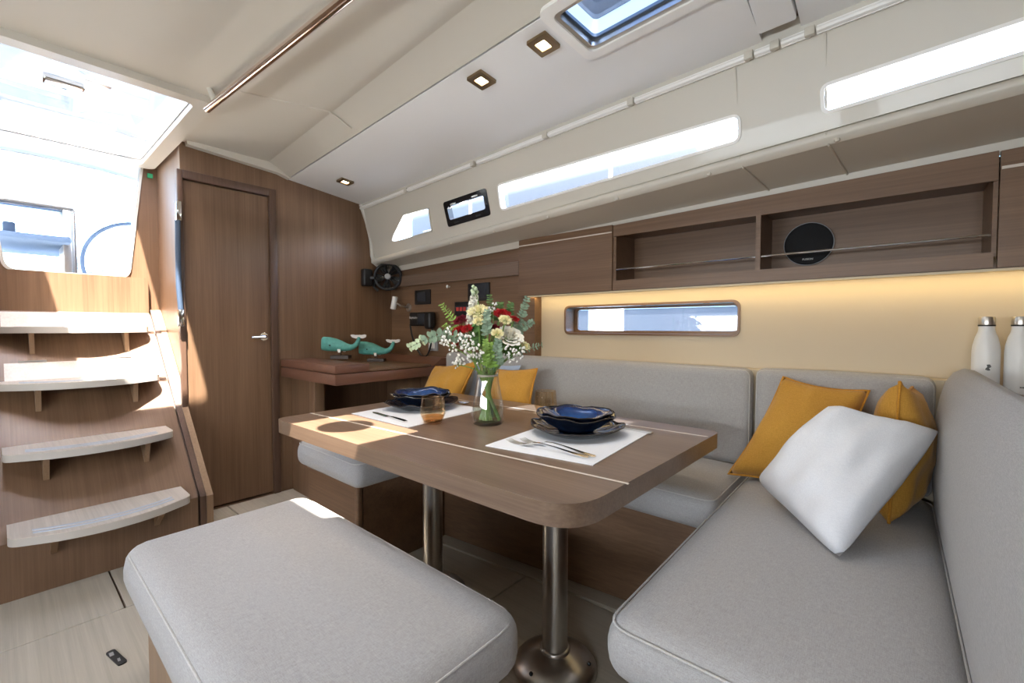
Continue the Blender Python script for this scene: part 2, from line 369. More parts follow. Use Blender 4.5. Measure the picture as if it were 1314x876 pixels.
# companionway recess
struct(B().box((-3.42, .64, 0), (XB - .04, .66, 1.985)).build('wall_recess', 'wood_bulkhead'))
oc = roundpoly([(-.052, 2.0), (.03, 1.29), (.49, 1.29), (.572, 2.0)], [0, .05, .05, 0])
struct(B().plate([(-.14, 1.04), (.64, 1.04), (.64, 2.0)] + list(reversed(oc)) + [(-.14, 2.0)], [], (-3.36, 0, 0), (0, 1, 0), (0, 0, 1), (-.05, 0, 0)).build('wall_companionway', 'wood_bulkhead'))
struct(B().plate(roundpoly([(-.064, 2.0), (.018, 1.278), (.502, 1.278), (.584, 2.0), (.572, 2.0), (.49, 1.29), (.03, 1.29), (-.052, 2.0)], [0, .06, .06, 0, 0, .05, .05, 0]), [], (-3.352, 0, 0), (0, 1, 0), (0, 0, 1), (-.07, 0, 0)).build('trim_3', 'gelcoat'), 'white rounded edge trim of the companionway opening')
tag(B().box((-3.359, .594, 1.880), (-3.352, .620, 1.906), .001, 1).build('exit_sign', 'green_sign'), 'small green square safety sign beside the companionway opening', 'sign')

# main companionway stairs
SX = lambda z: -2.415 - max(0, z - .214) / .95
st = thing('companionway_stairs', 'wooden companionway stairs with four pale bowed treads', 'stairs', (-2.6, .26, 0))
prof = [(-2.415, .214), (SX(1.08), 1.08), (-3.36, 1.08), (-3.36, .214)]
B().box((-3.36, -.06, 1.08), (SX(1.08), .58, 1.285)).build('upper_panel', 'wood_bulkhead', st)
B().box((-3.36, -.06, 0), (-2.415, .58, .214)).build('lower_panel', 'wood_bulkhead', st)
B().plate(prof, [], (0, -.06, 0), (1, 0, 0), (0, 0, 1), (0, .64, 0)).build('sloping_panel', 'wood_stair', st)
for y0, y1, mt, dx in ((.580, .588, 'wood_frame', -.022), (.588, .612, 'wood_frame', .004), (.612, .638, 'wood_base_light', .010)):
    pr = [(-2.415 + dx, 0), (-2.415 + dx, .214), (SX(1.10) + dx, 1.10), (-3.36, 1.10), (-3.36, 0)]
    B().plate(pr, [], (0, y0, 0), (1, 0, 0), (0, 0, 1), (0, y1 - y0, 0)).build('side_cheek', mt, st)
def tread(z, xf, bow, y0, y1, ups):
    xb = SX(z) + .0; c = []
    n = 14
    for k in range(n + 1):
        t = k / n; y = y0 + (y1 - y0) * t; c.append((xf + bow * (1 - (2 * t - 1) ** 2), y))
    c = [c[0]] + c[3:-3] + [c[-1]]; poly = roundpoly([(xb, y0)] + c + [(xb, y1)], [0, .05] + [0] * (len(c) - 2) + [.05, 0], 6)
    t_ = B().plate(poly, [], (0, 0, z - .030), (1, 0, 0), (0, 1, 0), (0, 0, .027)).build('tread', 'tread_edge', st)
    B().plate(poly, [], (0, 0, z - .003), (1, 0, 0), (0, 1, 0), (0, 0, .003)).build('tread_surface', 'tread_top', t_)
    for k in (0, 1):
        def ln(t, k=k):
            y = y0 + .06 + (y1 - y0 - .12) * t; tt = (y - y0) / (y1 - y0); return (xf + bow * (1 - (2 * tt - 1) ** 2) - .038 - .032 * k, y)
        a = [ln(i / 10) for i in range(11)]; b_ = [(x - .016, y) for x, y in reversed(a)]
        B().plate(a + b_, [], (0, 0, z), (1, 0, 0), (0, 1, 0), (0, 0, .0015)).build('grip_strip', 'grip', t_)
    for y in (y0 + .115, y1 - .10):
        zb = z - .13; B().plate([(SX(z - .03) - .01, z - .03), (xf + .02, z - .03), (SX(zb) + .005, zb), (SX(zb) - .02, zb)], [], (0, y - .009, 0), (1, 0, 0), (0, 0, 1), (0, .018, 0)).build('bracket', 'wood_base_light', t_)
    if ups:
        h = .075; B().plate([(SX(z) + .004, z), (SX(z + h) + .004, z + h), (SX(z + h) - .01, z + h), (SX(z) - .01, z)], [], (0, y0 + .02, 0), (1, 0, 0), (0, 0, 1), (0, y1 - y0 - .03, 0)).build('upstand', 'tread_top', t_)
tread(.267, -2.295, .085, .0, .528, 0)
tread(.510, -2.56, .085, -.005, .528, 0)
tread(.757, -2.85, .12, -.01, .535, 1)
tread(1.000, -3.13, .10, -.015, .545, 1)
for y in (.10, .41): B().box((SX(.835) - .004, y - .045, .832), (SX(.835) + .008, y + .045, .842), .002).build('hinge', 'steel', st)

# hull side: nav-station wall, beige settee wall with its window
struct(B().box((XB, 1.89, 0), (-1.47, 1.95, 1.48)).build('wall_nav', 'wood_long'))
W = (-1.31, .965, -.475, 1.104)
struct(B().plate([(-1.47, .0), (1.62, .0), (1.62, 1.185), (-1.47, 1.185)], [rrect(*W, .03)], (0, 1.95, 0), (1, 0, 0), (0, 0, 1), (0, .04, 0)).build('wall_starboard', 'wall_beige'))
win = sempty('window_5', (-.89, 1.95, .96), 'long low hull window set deep in a brown wooden frame')
B().plate(rrect(W[0] - .006, W[1] - .006, W[2] + .006, W[3] + .006, .034), [rrect(W[0] + .004, W[1] + .004, W[2] - .004, W[3] - .004, .027)], (0, 1.944, 0), (1, 0, 0), (0, 0, 1), (0, .09, 0)).build('window_frame', 'wood_base', win)
B().plate(rrect(W[0] - .03, W[1] - .03, W[2] + .03, W[3] + .03, .04), [rrect(W[0] + .022, W[1] + .016, W[2] - .022, W[3] - .014, .022)], (0, 2.03, 0), (1, 0, 0), (0, 0, 1), (0, .012, 0)).build('glass_rim', 'wood_base', win)
B().plate(rrect(W[0] + .0, W[1] + .0, W[2] - .0, W[3] - .0, .02), [], (0, 2.036, 0), (1, 0, 0), (0, 0, 1), (0, .003, 0)).build('pane', 'pane_blue', win)
for x in (-1.19, -.88, -.60): B().box((x - .012, 1.945, W[3] - .006), (x + .012, 1.955, W[3] + .001)).build('blind_clip', 'wood_frame', win)

# coachroof liner: straight lines running forward, Y and Z at X=-2.8 and their change per metre
LN = dict(seam=(1.161, 1.892, -.061, 0), rail=(1.646, 1.84, -.061, 0), ridge=(1.735, 1.475, -.061, .034), ridgeb=(1.748, 1.44, -.061, .033), soff=(1.862, 1.425, 0, .032), strip=(1.868, 1.392, 0, .031), chamf=(1.047, 1.955, -.061, 0))
def LP(n, x): y, z, a, b = LN[n]; return V((x, y + a * (x + 2.8), z + b * (x + 2.8)))
X0, X1 = XB, 1.62
p0 = LP('rail', X0); U = (LP('rail', X1) - p0).normalized(); Nn = (LP('rail', 0) - p0).cross(LP('ridge', -1.4) - p0).normalized()
if Nn.y < 0: Nn = -Nn
Vv = U.cross(Nn); Vv = Vv if Vv.z < 0 else -Vv      # down the slope
def to2(p): d = V(p) - p0; return (d.dot(U), d.dot(Vv))
outer = [to2(LP('rail', X0) - Vv * .03), to2(LP('rail', X1) - Vv * .03), to2(LP('ridge', X1)), to2(LP('ridge', X0))]
WA = roundpoly([to2(p) for p in ((-2.565, 1.711, 1.551), (-2.318, 1.655, 1.694), (-2.057, 1.644, 1.689), (-2.07, 1.679, 1.564))], [.03, .04, .012, .008])
WB = roundpoly([to2(p) for p in ((-1.911, 1.635, 1.687), (-1.566, 1.613, 1.691), (-1.566, 1.646, 1.571), (-1.909, 1.668, 1.564))], .012)
WC = roundpoly([to2(p) for p in ((-1.478, 1.608, 1.690), (-.386, 1.548, 1.670), (-.389, 1.567, 1.597), (-1.485, 1.639, 1.577))], .022)
WD = roundpoly([to2(p) for p in ((-.168, 1.532, 1.676), (.62, 1.484, 1.690), (.62, 1.500, 1.630), (-.165, 1.549, 1.608))], .018)
liner = sempty('wall_coachroof', p0, 'cream moulded coachroof side with ports')
B().plate(outer, [WA, WB, WC, WD], p0, U, Vv, Nn * .03).build('side_panel', 'gelcoat', liner, smooth=20)
def strip(a, b, name, mt):
    n = 12; pts = []
    return B().grid(lambda u, v: LP(a, X0 + (X1 - X0) * u).lerp(LP(b, X0 + (X1 - X0) * u), v), n, 1).build(name, mt, liner)
def off(n, e, dy, dz): y, z, a, b = LN[n]; LN[e] = (y + dy, z + dz, a, b)
# rounded nose between panel and soffit
off('ridge', 'nose1', -.010, -.010); off('ridge', 'nose2', -.008, -.026)
B().grid(lambda u, v: [LP(n_, X0 + (X1 - X0) * u) for n_ in ('ridge', 'nose1', 'nose2', 'ridgeb')][round(v * 3)], 12, 3).build('nose', 'gelcoat', liner, smooth=60)
strip('ridgeb', 'soff', 'soffit', 'gelcoat'); strip('soff', 'strip', 'lower_lip', 'gelcoat')
for x, nm in ((-.39, 'joint'), (-.16, 'joint')):
    pts = [LP('rail', x) - Nn * .001 + Vv * .03, LP('ridge', x) - Nn * .001, LP('nose1', x), LP('ridgeb', x) + V((.005, 0, -.001)), LP('soff', x) + V((.03, 0, -.001))]
    B().tube(pts, .0035, 6).build(nm, 'gelcoat', liner)
for k in range(9):
    x = -2.62 + k * .355; q = (LP('nose2', x) + LP('ridgeb', x)) / 2
    B().ball(q, .008, 8, 5).build('fixing_button', 'gelcoat', liner)
# flange that closes the liner against the bulkhead
fl = [LP('rail', XB), V((XB, 1.70, 1.70)), V((XB, 1.722, 1.60)), V((XB, 1.728, 1.50)), V((XB, 1.742, 1.455)), V((XB, 1.78, 1.432)), V((XB, 1.89, 1.41))]
B().tube([p + V((.012, 0, 0)) for p in fl], .016, 10).build('end_flange', 'gelcoat', liner)
# ports
def port(nm, loop, label, gasket, gm, inner=None):
    e = sempty(nm, p0 + U * loop[0][0] + Vv * loop[0][1], label)
    cx = sum(a for a, b in loop) / len(loop); cy = sum(b for a, b in loop) / len(loop)
    def grow(d): # offset loop about its edges (approx.)
        out = []; m = len(loop)
        for i in range(m):
            a = V((*loop[i - 1], 0)); b = V((*loop[(i + 1) % m], 0)); t = (b - a).normalized(); n = V((t.y, -t.x, 0)); p = V((*loop[i], 0))
            if n.dot(p - V((cx, cy, 0))) < 0: n = -n
            q = p + n * d; out.append((q.x, q.y))
        return out
    B().plate(grow(gasket), [inner or grow(-.003)], p0 - Nn * .004, U, Vv, Nn * .034).build('window_frame', gm, e)
    B().plate(grow(.004), [], p0 + Nn * .026, U, Vv, Nn * .003).build('pane', 'pane', e); return e, grow
port('window_1', WA, 'cream-edged port with a slanted end beside the bulkhead', .006, 'gelcoat')
wb, grow = port('window_2', WB, 'small opening port in a black frame', .004, 'black_gloss', roundpoly([to2(p) for p in ((-1.888, 1.640, 1.663), (-1.590, 1.621, 1.667), (-1.590, 1.638, 1.601), (-1.886, 1.659, 1.594))], .014))
for s_ in (.06, .24):
    q = V((*WB[3], 0)); q = p0 + U * (to2((-1.911, 1.635, 1.687))[0] + s_ + .02) + Vv * (to2((-1.911, 1.635, 1.687))[1] + .020 - s_ * .03)
    B().tube([q - Nn * .004 - U * .022, q - Nn * .012, q - Nn * .004 + U * .022], .004, 6).build('latch', 'white_plastic', wb)
    q = q + Vv * .098; B().box(q - V((.02, .006, .004)), q + V((.02, .002, .004))).build('hinge', 'black_plastic', wb)
port('window_3', WC, 'long narrow coachroof port above the cabinets', .006, 'track_white')
port('window_4', WD, 'long port with dark upper edge above the open shelf', .006, 'track_white')
# curtain track under the deckhead edge
ct = thing('curtain_track', 'white curtain track in short lengths along the deckhead edge', 'curtain track', LP('rail', XB))
brk = [-2.79, -2.207, -1.60, -1.585, -1.131, -.729, -.339, -.27, -.185, .35, 1.0, 1.6]
for a, b in zip(brk, brk[1:]):
    if b - a < .03: continue
    pa, pb = LP('rail', a + .008) + Vv * .016 - Nn * .014, LP('rail', b - .008) + Vv * .016 - Nn * .014
    t = (pb - pa); B().hexa([pa, pb, pb + Vv * .022, pa + Vv * .022, pa + Nn * .014, pb + Nn * .014, pb + Nn * .014 + Vv * .022, pa + Nn * .014 + Vv * .022]).tube([pa + Vv * .011 - Nn * .001, pb + Vv * .011 - Nn * .001], .0085, 8).build('track_length', 'track_white', ct)
    q = pb; B().box(q - V((.012, .012, .012)) + Vv * .01, q + V((.012, .006, .012)) + Vv * .01, .003).build('track_clip', 'gelcoat', ct) if b < 1.5 else None

# ceiling
ceil = sempty('ceiling', (-1, .3, 1.96), 'cream headliner with deck hatches')
c0 = LP('seam', X0); cu = (LP('seam', X1) - c0).normalized(); cn = cu.cross(LP('rail', X0) - c0).normalized(); cn = cn if cn.z > 0 else -cn
cv = cn.cross(cu); cv = cv if cv.y > 0 else -cv
def tc2(p): d = V(p) - c0; return (d.dot(cu), d.dot(cv))
def cp(x, y): # point of the deckhead plane above x,y
    d = V((x, y, 1.9)); return d - V((0, 0, (d - c0).dot(cn) / cn.z))
HI = [(-.759, 1.050), (-.740, 1.241), (-.16, 1.206), (-.18, 1.010)]
hole = roundpoly([tc2(cp(*p)) for p in HI], .025)
B().plate([tc2(cp(XB, 1.168)), tc2(LP('rail', XB) + V((0, .006, 0))), tc2(cp(-.313, 1.500)), tc2(cp(-.313, 1.30)), tc2(cp(-.10, 1.29)), tc2(cp(-.10, 1.003))], [hole], c0, cu, cv, cn * .02).build('headliner_panel', 'headliner_bright', ceil)
B().plate([tc2(cp(-.215, 1.295)), tc2(cp(-.215, 1.495)), tc2(LP('rail', X1)), tc2(cp(X1, .90)), tc2(cp(-.095, 1.0)), tc2(cp(-.095, 1.29))], [], c0, cu, cv, cn * .02).build('headliner_panel', 'headliner_bright', ceil)
B().plate(roundpoly([tc2(cp(*p)) for p in ((-.306, 1.298), (-.222, 1.294), (-.218, 1.435), (-.310, 1.440))], .008), [], c0 - cn * .012, cu, cv, cn * .03).build('junction_box', 'headliner_bright', ceil)
B().plate([tc2(cp(XB, 1.155)), tc2(LP('rail', XB) + V((0, .03, 0))), tc2(LP('rail', X1) + V((0, .03, 0))), tc2(cp(X1, .88))], [hole], c0 + cn * .03, cu, cv, cn * .02).build('backing', 'wood_base', ceil)
B().grid(lambda u, v: LP('seam', X0 + (X1 - X0) * u).lerp(LP('chamf', X0 + (X1 - X0) * u), v) + V((0, -.03 * math.sin(v * math.pi) * .3, .02 * math.sin(v * math.pi) * .5)), 10, 6).build('cove', 'headliner', ceil, smooth=60)
# moulding step across the inner headliner (a soft ridge in the photograph)
def ceiling_y(x): return LN['chamf'][0] - .061 * (x + 2.8)
HX0, HX1, HY0, HY1 = -3.30, -2.235, -.048, .558
mid_hatch = rrect(-1.085, .27, -.625, .605, .03)
added_fw_hatch = rrect(.48, -.64, 1.24, .06, .04)
ZC = 1.955
outl = [(XB, -1.42), (X1, -1.42), (X1, ceiling_y(X1)), (XB, ceiling_y(XB)), (XB, .645), (-3.40, .645), (-3.40, -.14), (XB, -.14)]
B().plate(outl, [rrect(HX0, HY0, HX1, HY1, .03), mid_hatch, added_fw_hatch], (0, 0, ZC), (1, 0, 0), (0, 1, 0), (0, 0, .03)).build('headliner_centre', 'headliner', ceil)
B().tube([(-2.03, .66, ZC), (-1.92, .98, ZC)], .004, 6).tube([(-1.92, .98, ZC), LP('seam', -1.90) + V((0, -.03, .012))], .004, 6).build('moulding_ridge', 'headliner', ceil)
# companionway hatch frame and sliding acrylic hatch
wh = sempty('window_6', (-2.77, .255, 1.95), 'sliding acrylic companionway hatch with chrome latch')
B().plate(rrect(HX0 - .05, HY0 - .06, HX1 + .06, HY1 + .065, .05), [rrect(HX0, HY0, HX1, HY1, .04)], (0, 0, 1.928), (1, 0, 0), (0, 1, 0), (0, 0, .03)).build('hatch_frame', 'gelcoat', wh)
B().plate(rrect(HX0 - .03, HY0 - .02, HX1 + .02, HY1 + .02, .045), [rrect(HX0 + .004, HY0 + .004, HX1 - .004, HY1 - .004, .04)], (0, 0, 1.958), (1, 0, 0), (0, 1, 0), (0, 0, .05)).build('hatch_coaming', 'gelcoat', wh)
B().box((HX0 - .06, HY0 - .03, 2.008), (HX1 + .05, HY1 + .03, 2.016), .003).build('pane', 'acrylic', wh)
B().box((HX0 - .02, HY0, 1.985), (HX0 + .03, HY1, 2.008), .004).build('pane_edge_bar', 'acrylic', wh)
lt = B().box((-2.52, .13, 1.938), (-2.45, .25, 2.007), .010, 3).build('latch_body', 'chrome', wh)
B().box((-2.50, .25, 1.985), (-2.47, .33, 1.998), .004).build('latch_bolt', 'steel', lt)
# opening deck hatch in the outboard deckhead
wk = sempty('window_7', cp(-.45, 1.12), 'tilted deck hatch with black latch in the white deckhead')
ho = roundpoly([tc2(cp(*p)) for p in ((-.790, 1.018), (-.768, 1.272), (-.13, 1.236), (-.15, .985))], .035); hi_ = roundpoly([tc2(cp(*p)) for p in HI], .025)
B().plate(ho, [hi_], c0 - cn * .010, cu, cv, cn * .012).build('hatch_surround', 'track_white', wk)
def inset(pts, d): c = V((sum(p[0] for p in pts) / 4, sum(p[1] for p in pts) / 4, 0)); return [(p[0] + (d if p[0] < c.x else -d), p[1] + (d if p[1] < c.y else -d)) for p in pts]
hj = roundpoly([tc2(cp(*p)) for p in inset(HI, .014)], .02)
B().plate(hi_, [hj], c0 - cn * .004, cu, cv, cn * .02).build('hatch_gasket', 'steel', wk)
hk = roundpoly([tc2(cp(*p)) for p in inset(HI, .022)], .02); B().plate(hj, [hk], c0 + cn * .016, cu, cv, cn * .010).build('hatch_seal', 'leather_blue', wk)
B().plate(hi_, [hj], c0 + cn * .02, cu, cv, cn * .06).build('hatch_coaming', 'coaming_blue', wk)
B().plate(hi_, [], c0 + cn * .08, cu, cv, cn * .008).build('pane', 'acrylic_smoke', wk)
q = cp(-.615, 1.085) + cn * .07; lb = B().box(q - V((.03, .02, .016)), q + V((.03, .02, .01)), .004).build('latch_body', 'black_plastic', wk)
B().lathe([(.004, -.02), (.016, -.02), (.016, .0), (.010, .006), (.010, .02)], q + V((-.02, -.05, 0)), 14, axis=(0, .6, -.8)).build('latch_knob', 'boat_blue', lb)
# middle hatch (sun comes through) and an added, unseen forward hatch, kept shut
for nm, lp_, lab, cx in (('window_8', mid_hatch, 'deck hatch above the saloon table with a round vent', 1), ('window_9', added_fw_hatch, 'square deck hatch over the forward saloon', 0)):
    xs = [a for a, b in lp_]; ys = [b for a, b in lp_]; c = ((min(xs) + max(xs)) / 2, (min(ys) + max(ys)) / 2)
    e = sempty(nm, (*c, ZC), lab); big = rrect(min(xs) - .05, min(ys) - .05, max(xs) + .05, max(ys) + .05, .05)
    B().plate(big, [lp_], (0, 0, ZC - .015), (1, 0, 0), (0, 1, 0), (0, 0, .02)).build('hatch_surround', 'track_white', e)
    B().plate(big, [], (0, 0, ZC + .035), (1, 0, 0), (0, 1, 0), (0, 0, .008)).build('pane' if cx else 'roller_blind', 'acrylic_tint' if cx else 'white_paint', e)
    if cx: B().lathe([(.0, 0), (.085, 0), (.09, .012), (.06, .03), (0, .034)], (-.885, .478, ZC + .043), 24, cap0=False, cap1=False).build('vent_cap', 'steel', e)  # unseen round cap, added to cast the oval shadow on the table
# outer skin of the coachroof, open only where the hatches are
HO = [(p[0], p[1]) for p in HI]
B().plate([(XB - .02, -1.5), (X1 + .05, -1.5), (X1 + .05, 1.56), (XB - .02, 1.80)], [rrect(XB - .01, HY0 - .03, HX1 + .03, HY1 + .03, .02), mid_hatch, roundpoly(HO, .02)], (0, 0, 2.03), (1, 0, 0), (0, 1, 0), (0, 0, .03)).build('deck_skin', 'deck_white', ceil)
B().hexa([(XB - .02, 1.66, 1.80), (X1, 1.39, 1.80), (X1, 1.43, 1.80), (XB - .02, 1.70, 1.80), (XB - .02, 1.66, 2.03), (X1, 1.39, 2.03), (X1, 1.43, 2.03), (XB - .02, 1.70, 2.03)]).build('deck_side', 'deck_white', ceil)
B().plate([tc2(cp(XB, 1.12)), tc2(cp(XB, 1.20)), tc2(cp(X1, .93)), tc2(cp(X1, .85))], [], c0 + cn * .021, cu, cv, cn * .006).build('seam_backing', 'headliner', ceil)
# port side, forward bulkhead (behind the camera)
pw = [rrect(-1.9, .94, -.7, 1.14, .03), rrect(-.5, .94, .7, 1.14, .03)]
struct(B().plate([(-3.4, 0), (X1, 0), (X1, 1.98), (-3.4, 1.98)], pw, (0, -1.42, 0), (1, 0, 0), (0, 0, 1), (0, -.03, 0)).build('wall_port', 'gelcoat'))
struct(B().box((X1, -1.45, 0), (X1 + .03, 2.05, 1.99)).build('wall_forward', 'wood_trans'))
struct(B().box((-2.84, -1.42, 0), (XB, -.14, 1.98)).build('wall_aft_port', 'wood_bulkhead'))
struct(B().box((-3.42, -.16, 0), (XB, -.14, 1.985)).build('wall_recess_port', 'wood_bulkhead'))
for k, l in enumerate(pw): struct(B().plate(l, [], (0, -1.435, 0), (1, 0, 0), (0, 0, 1), (0, .004, 0)).build('window_%d' % (10 + k), 'pane'))

# ================================================================== furniture
# settee bases
sb = thing('settee_base', 'brown wooden settee base under the long seat behind the table', 'settee base', (-1.0, 1.6, 0))
B().plate([(-1.60, 1.362), (-.34, 1.494), (-.34, 1.87), (-1.60, 1.87)], [], (0, 0, .012), (1, 0, 0), (0, 1, 0), (0, 0, .352)).build('carcass', 'wood_base', sb)
sl = thing('settee_base', 'brown wooden seat base with rounded corner post below the table end', 'settee base', (-1.8, 1.3, 0))
B().box((-2.03, .918, 0), (-1.615, 1.40, .352)).build('side_panel', 'wood_base', sl)
B().box((-1.625, .912, 0), (-1.598, .94, .364), .010, 4).build('corner_post', 'wood_base', sl)
B().box((-1.612, .94, 0), (-1.602, 1.36, .362)).build('end_panel', 'wood_base', sl)
B().box((-2.04, .912, .352), (-1.600, 1.40, .366), .003).build('top_board', 'wood_base', sl)
sr = thing('settee_base', 'wooden base under the near leg of the corner settee', 'settee base', (-.1, 1.1, 0))
B().box((-.335, .76, .0), (.16, 1.49, .364), .004).build('carcass', 'wood_base', sr)
B().box((-.325, .77, .0), (.15, 1.49, .03)).build('plinth', 'wood_base', sr)
# cushions
def seam_loop(lo, hi, r, z, bm_r=.0022):
    pts = [(a, b, z) for a, b in rrect(lo[0] + .003, lo[1] + .003, hi[0] - .003, hi[1] - .003, r, 5)]
    return B().tube(pts, bm_r, 6, closed=True)
def seat(lo, hi, label, r=.042, puff=.012):
    t = thing('seat_cushion', label, 'cushion', ((lo[0] + hi[0]) / 2, (lo[1] + hi[1]) / 2, lo[2]))
    B().cushion(lo, hi, r, puff).build('cover', 'linen', t, smooth=80)
    e = r * .42; seam_loop((lo[0] + e * .35, lo[1] + e * .35), (hi[0] - e * .35, hi[1] - e * .35), r * .9, hi[2] - e * .62).build('piping', 'linen_seam', t)
    return t
seat((-1.536, 1.395, .364), (-.395, 1.85, .478), 'long grey linen seat cushion behind the table')
seat((-.392, .690, .364), (.108, 1.85, .480), 'wide grey linen seat cushion under the white and mustard pillows', .05)
seat((-2.075, .872, .366), (-1.540, 1.85, .480), 'square grey linen seat cushion under the sunlit table end', .045)
def back(lo, hi, label, r=.03, ax='y'):
    t = thing('back_cushion', label, 'cushion', ((lo[0] + hi[0]) / 2, (lo[1] + hi[1]) / 2, lo[2]))
    B().cushion(lo, hi, r, .004, front=.006).build('cover', 'linen', t, smooth=80)
    f = lo[1] + .012
    B().tube([(a, f, b) for a, b in rrect(lo[0] + .006, lo[2] + .006, hi[0] - .006, hi[2] - .006, r, 5)], .0022, 6, closed=True).build('piping', 'linen_seam', t) if ax == 'y' else None
    return t
back((-2.12, 1.812, .476), (-.398, 1.888, .843), 'long grey linen back cushion below the hull window')
back((-.388, 1.818, .476), (.100, 1.892, .846), 'short grey linen back cushion behind the mustard pillows')
struct(B().box((-1.468, 1.893, .36), (.19, 1.95, .836), .003).build('trim_4', 'wall_beige'), 'beige ledge behind the back cushions')
# near backrest at the end of the settee, its top rounded over
lb = thing('back_cushion', 'tall grey linen back cushion in front of the white bottles', 'cushion', (.14, 1.2, .478))
prof = [(.098, .478), (.090, .60), (.094, .74), (.103, .80), (.114, .845), (.130, .872), (.150, .884), (.170, .880), (.185, .862), (.192, .82), (.195, .70), (.195, .478)]
def lbk(u, v):
    i = u * (len(prof) - 1); k = min(int(i), len(prof) - 2); f = i - k; x = prof[k][0] * (1 - f) + prof[k + 1][0] * f; z = prof[k][1] * (1 - f) + prof[k + 1][1] * f
    y = .50 + (1.815 - .50) * v; e = min(v, 1 - v) * (1.315); s = 1 - max(0, 1 - e / .05) ** 2 * .35 if e < .05 else 1
    x = .145 + (x - .145) * s; z = .478 + (z - .478) * (1 - .06 * (1 - s) / .35)
    return V((x, y, z))
bb = B().grid(lbk, 33, 40); n0 = len(bb.v)
bb.f.append(tuple(i * 41 for i in range(34))); bb.f.append(tuple(i * 41 + 40 for i in range(33, -1, -1)))
bb.build('cover', 'linen', lb, smooth=70)
# shelf for the bottles
sh = thing('bottle_shelf', 'narrow shelf behind the end backrest holding two bottles', 'shelf', (.4, 1.6, 0))
B().box((.20, .60, .0), (.62, 1.948, .79)).build('carcass', 'wood_base', sh)
B().box((.197, .60, .79), (.63, 1.95, .812), .004).build('shelf_top', 'wood_long', sh)
def bottle(loc, label, mark):
    t = thing('water_bottle', label, 'bottle', loc, 'white bottles on the shelf')
    B().lathe([(.0, 0), (.027, 0), (.0295, .004), (.0295, .118), (.028, .135), (.0235, .158), (.0185, .172), (.0172, .180), (.0172, .190)], loc, 32, cap0=False, cap1=True).build('body', 'bottle_white', t)
    cp_ = B().lathe([(.0178, .190), (.0182, .192), (.0182, .212), (.0165, .217), (.0, .218)], loc, 28, cap1=False).build('cap', 'steel', t)
    B().lathe([(.0181, .1895), (.0186, .1905), (.0186, .193), (.0181, .194)], loc, 28, cap0=False, cap1=False).build('cap_ring', 'black_plastic', cp_)
    d = V((-loc[0], -loc[1], 0)).normalized(); sd_ = V((-d.y, d.x, 0)); return t, d, sd_
bl = (.203, 1.872, .812); t, d, s_ = bottle(bl, 'white bottle with steel cap and black emblem, beside the back cushion', 1)
q = V(bl) + d * .0297 + s_ * .006
B().plate(roundpoly([(-.007, -.006), (-.002, .002), (-.004, .008), (.003, .009), (.006, .002), (.001, -.002), (.005, -.008), (-.001, -.009)], .002, 3), [], q + V((0, 0, .072)), s_, (0, 0, 1), d * .001).build('emblem', 'black_plastic', t)
bl = (.268, 1.872, .812); t, d, s_ = bottle(bl, 'white bottle with steel cap and a tiny dark print near its foot', 2)
for k in range(4):
    q = V(bl) + d * .0296 + s_ * (.004 + .0028 * k) + V((0, 0, .020)); B().plate([(-.001, -.0016), (.001, -.0016), (.001, .0016), (-.001, .0016)], [], q, s_, (0, 0, 1), d * .0012).build('print_mark', 'black_plastic', t, smooth=None)

# ottoman bench
ot = thing('ottoman', 'grey linen ottoman bench with wooden base in front of the table', 'ottoman', (-1.0, .43, 0))
B().cushion((-1.475, .185, .325), (-.528, .660, .452), .05, .006).build('cushion', 'linen', ot, smooth=80)
seam_loop((-1.468, .192), (-.535, .653), .06, .434).build('piping', 'linen_seam', ot)
B().box((-1.385, .222, .0), (-.60, .61, .326), .006).build('base', 'wood_base_light', ot)

# saloon table
TB = .67; tb = thing('saloon_table', 'brown wooden saloon table with two pale inlay lines on two steel legs', 'table', (-1.04, 1.06, 0))
edge = roundpoly([(-1.685, .640), (-.425, .662), (-.408, 1.478), (-1.685, 1.478)], [.05, .11, .035, .05], 8)
B().plate(edge, [], (0, 0, TB - .046), (1, 0, 0), (0, 1, 0), (0, 0, .046)).build('table_top', 'wood_table', tb, smooth=30)
for ya, yb in ((.772, .858), (1.352, 1.384)):
    B().hexa([(-1.684, ya - .0035, TB - .001), (-.416, yb - .0035, TB - .001), (-.416, yb + .0035, TB - .001), (-1.684, ya + .0035, TB - .001)] + [(-1.684, ya - .0035, TB + .0004), (-.416, yb - .0035, TB + .0004), (-.416, yb + .0035, TB + .0004), (-1.684, ya + .0035, TB + .0004)]).build('inlay', 'inlay', tb)
for x in (-.735, -1.295):
    lg = B().tube([(x, 1.045, .03), (x, 1.045, TB - .046)], .0365, 32).build('leg', 'steel', tb, smooth=60)
    B().lathe([(.0, .0), (.118, .0), (.122, .004), (.122, .010), (.112, .022), (.085, .040), (.058, .052), (.044, .056), (.044, .062), (.040, .066)], (x, 1.045, 0), 40, cap0=False, cap1=True).build('foot', 'steel', lg, smooth=60)
    B().lathe([(.0, -.02), (.09, -.02), (.09, 0)], (x, 1.045, TB - .046), 28, cap0=False, cap1=True).build('top_plate', 'steel', lg)
    for a in (.4, 2.5, 4.6): B().ball((x + .1 * math.cos(a), 1.045 + .1 * math.sin(a), .033), .006, 8, 5).build('screw', 'black_plastic', lg)

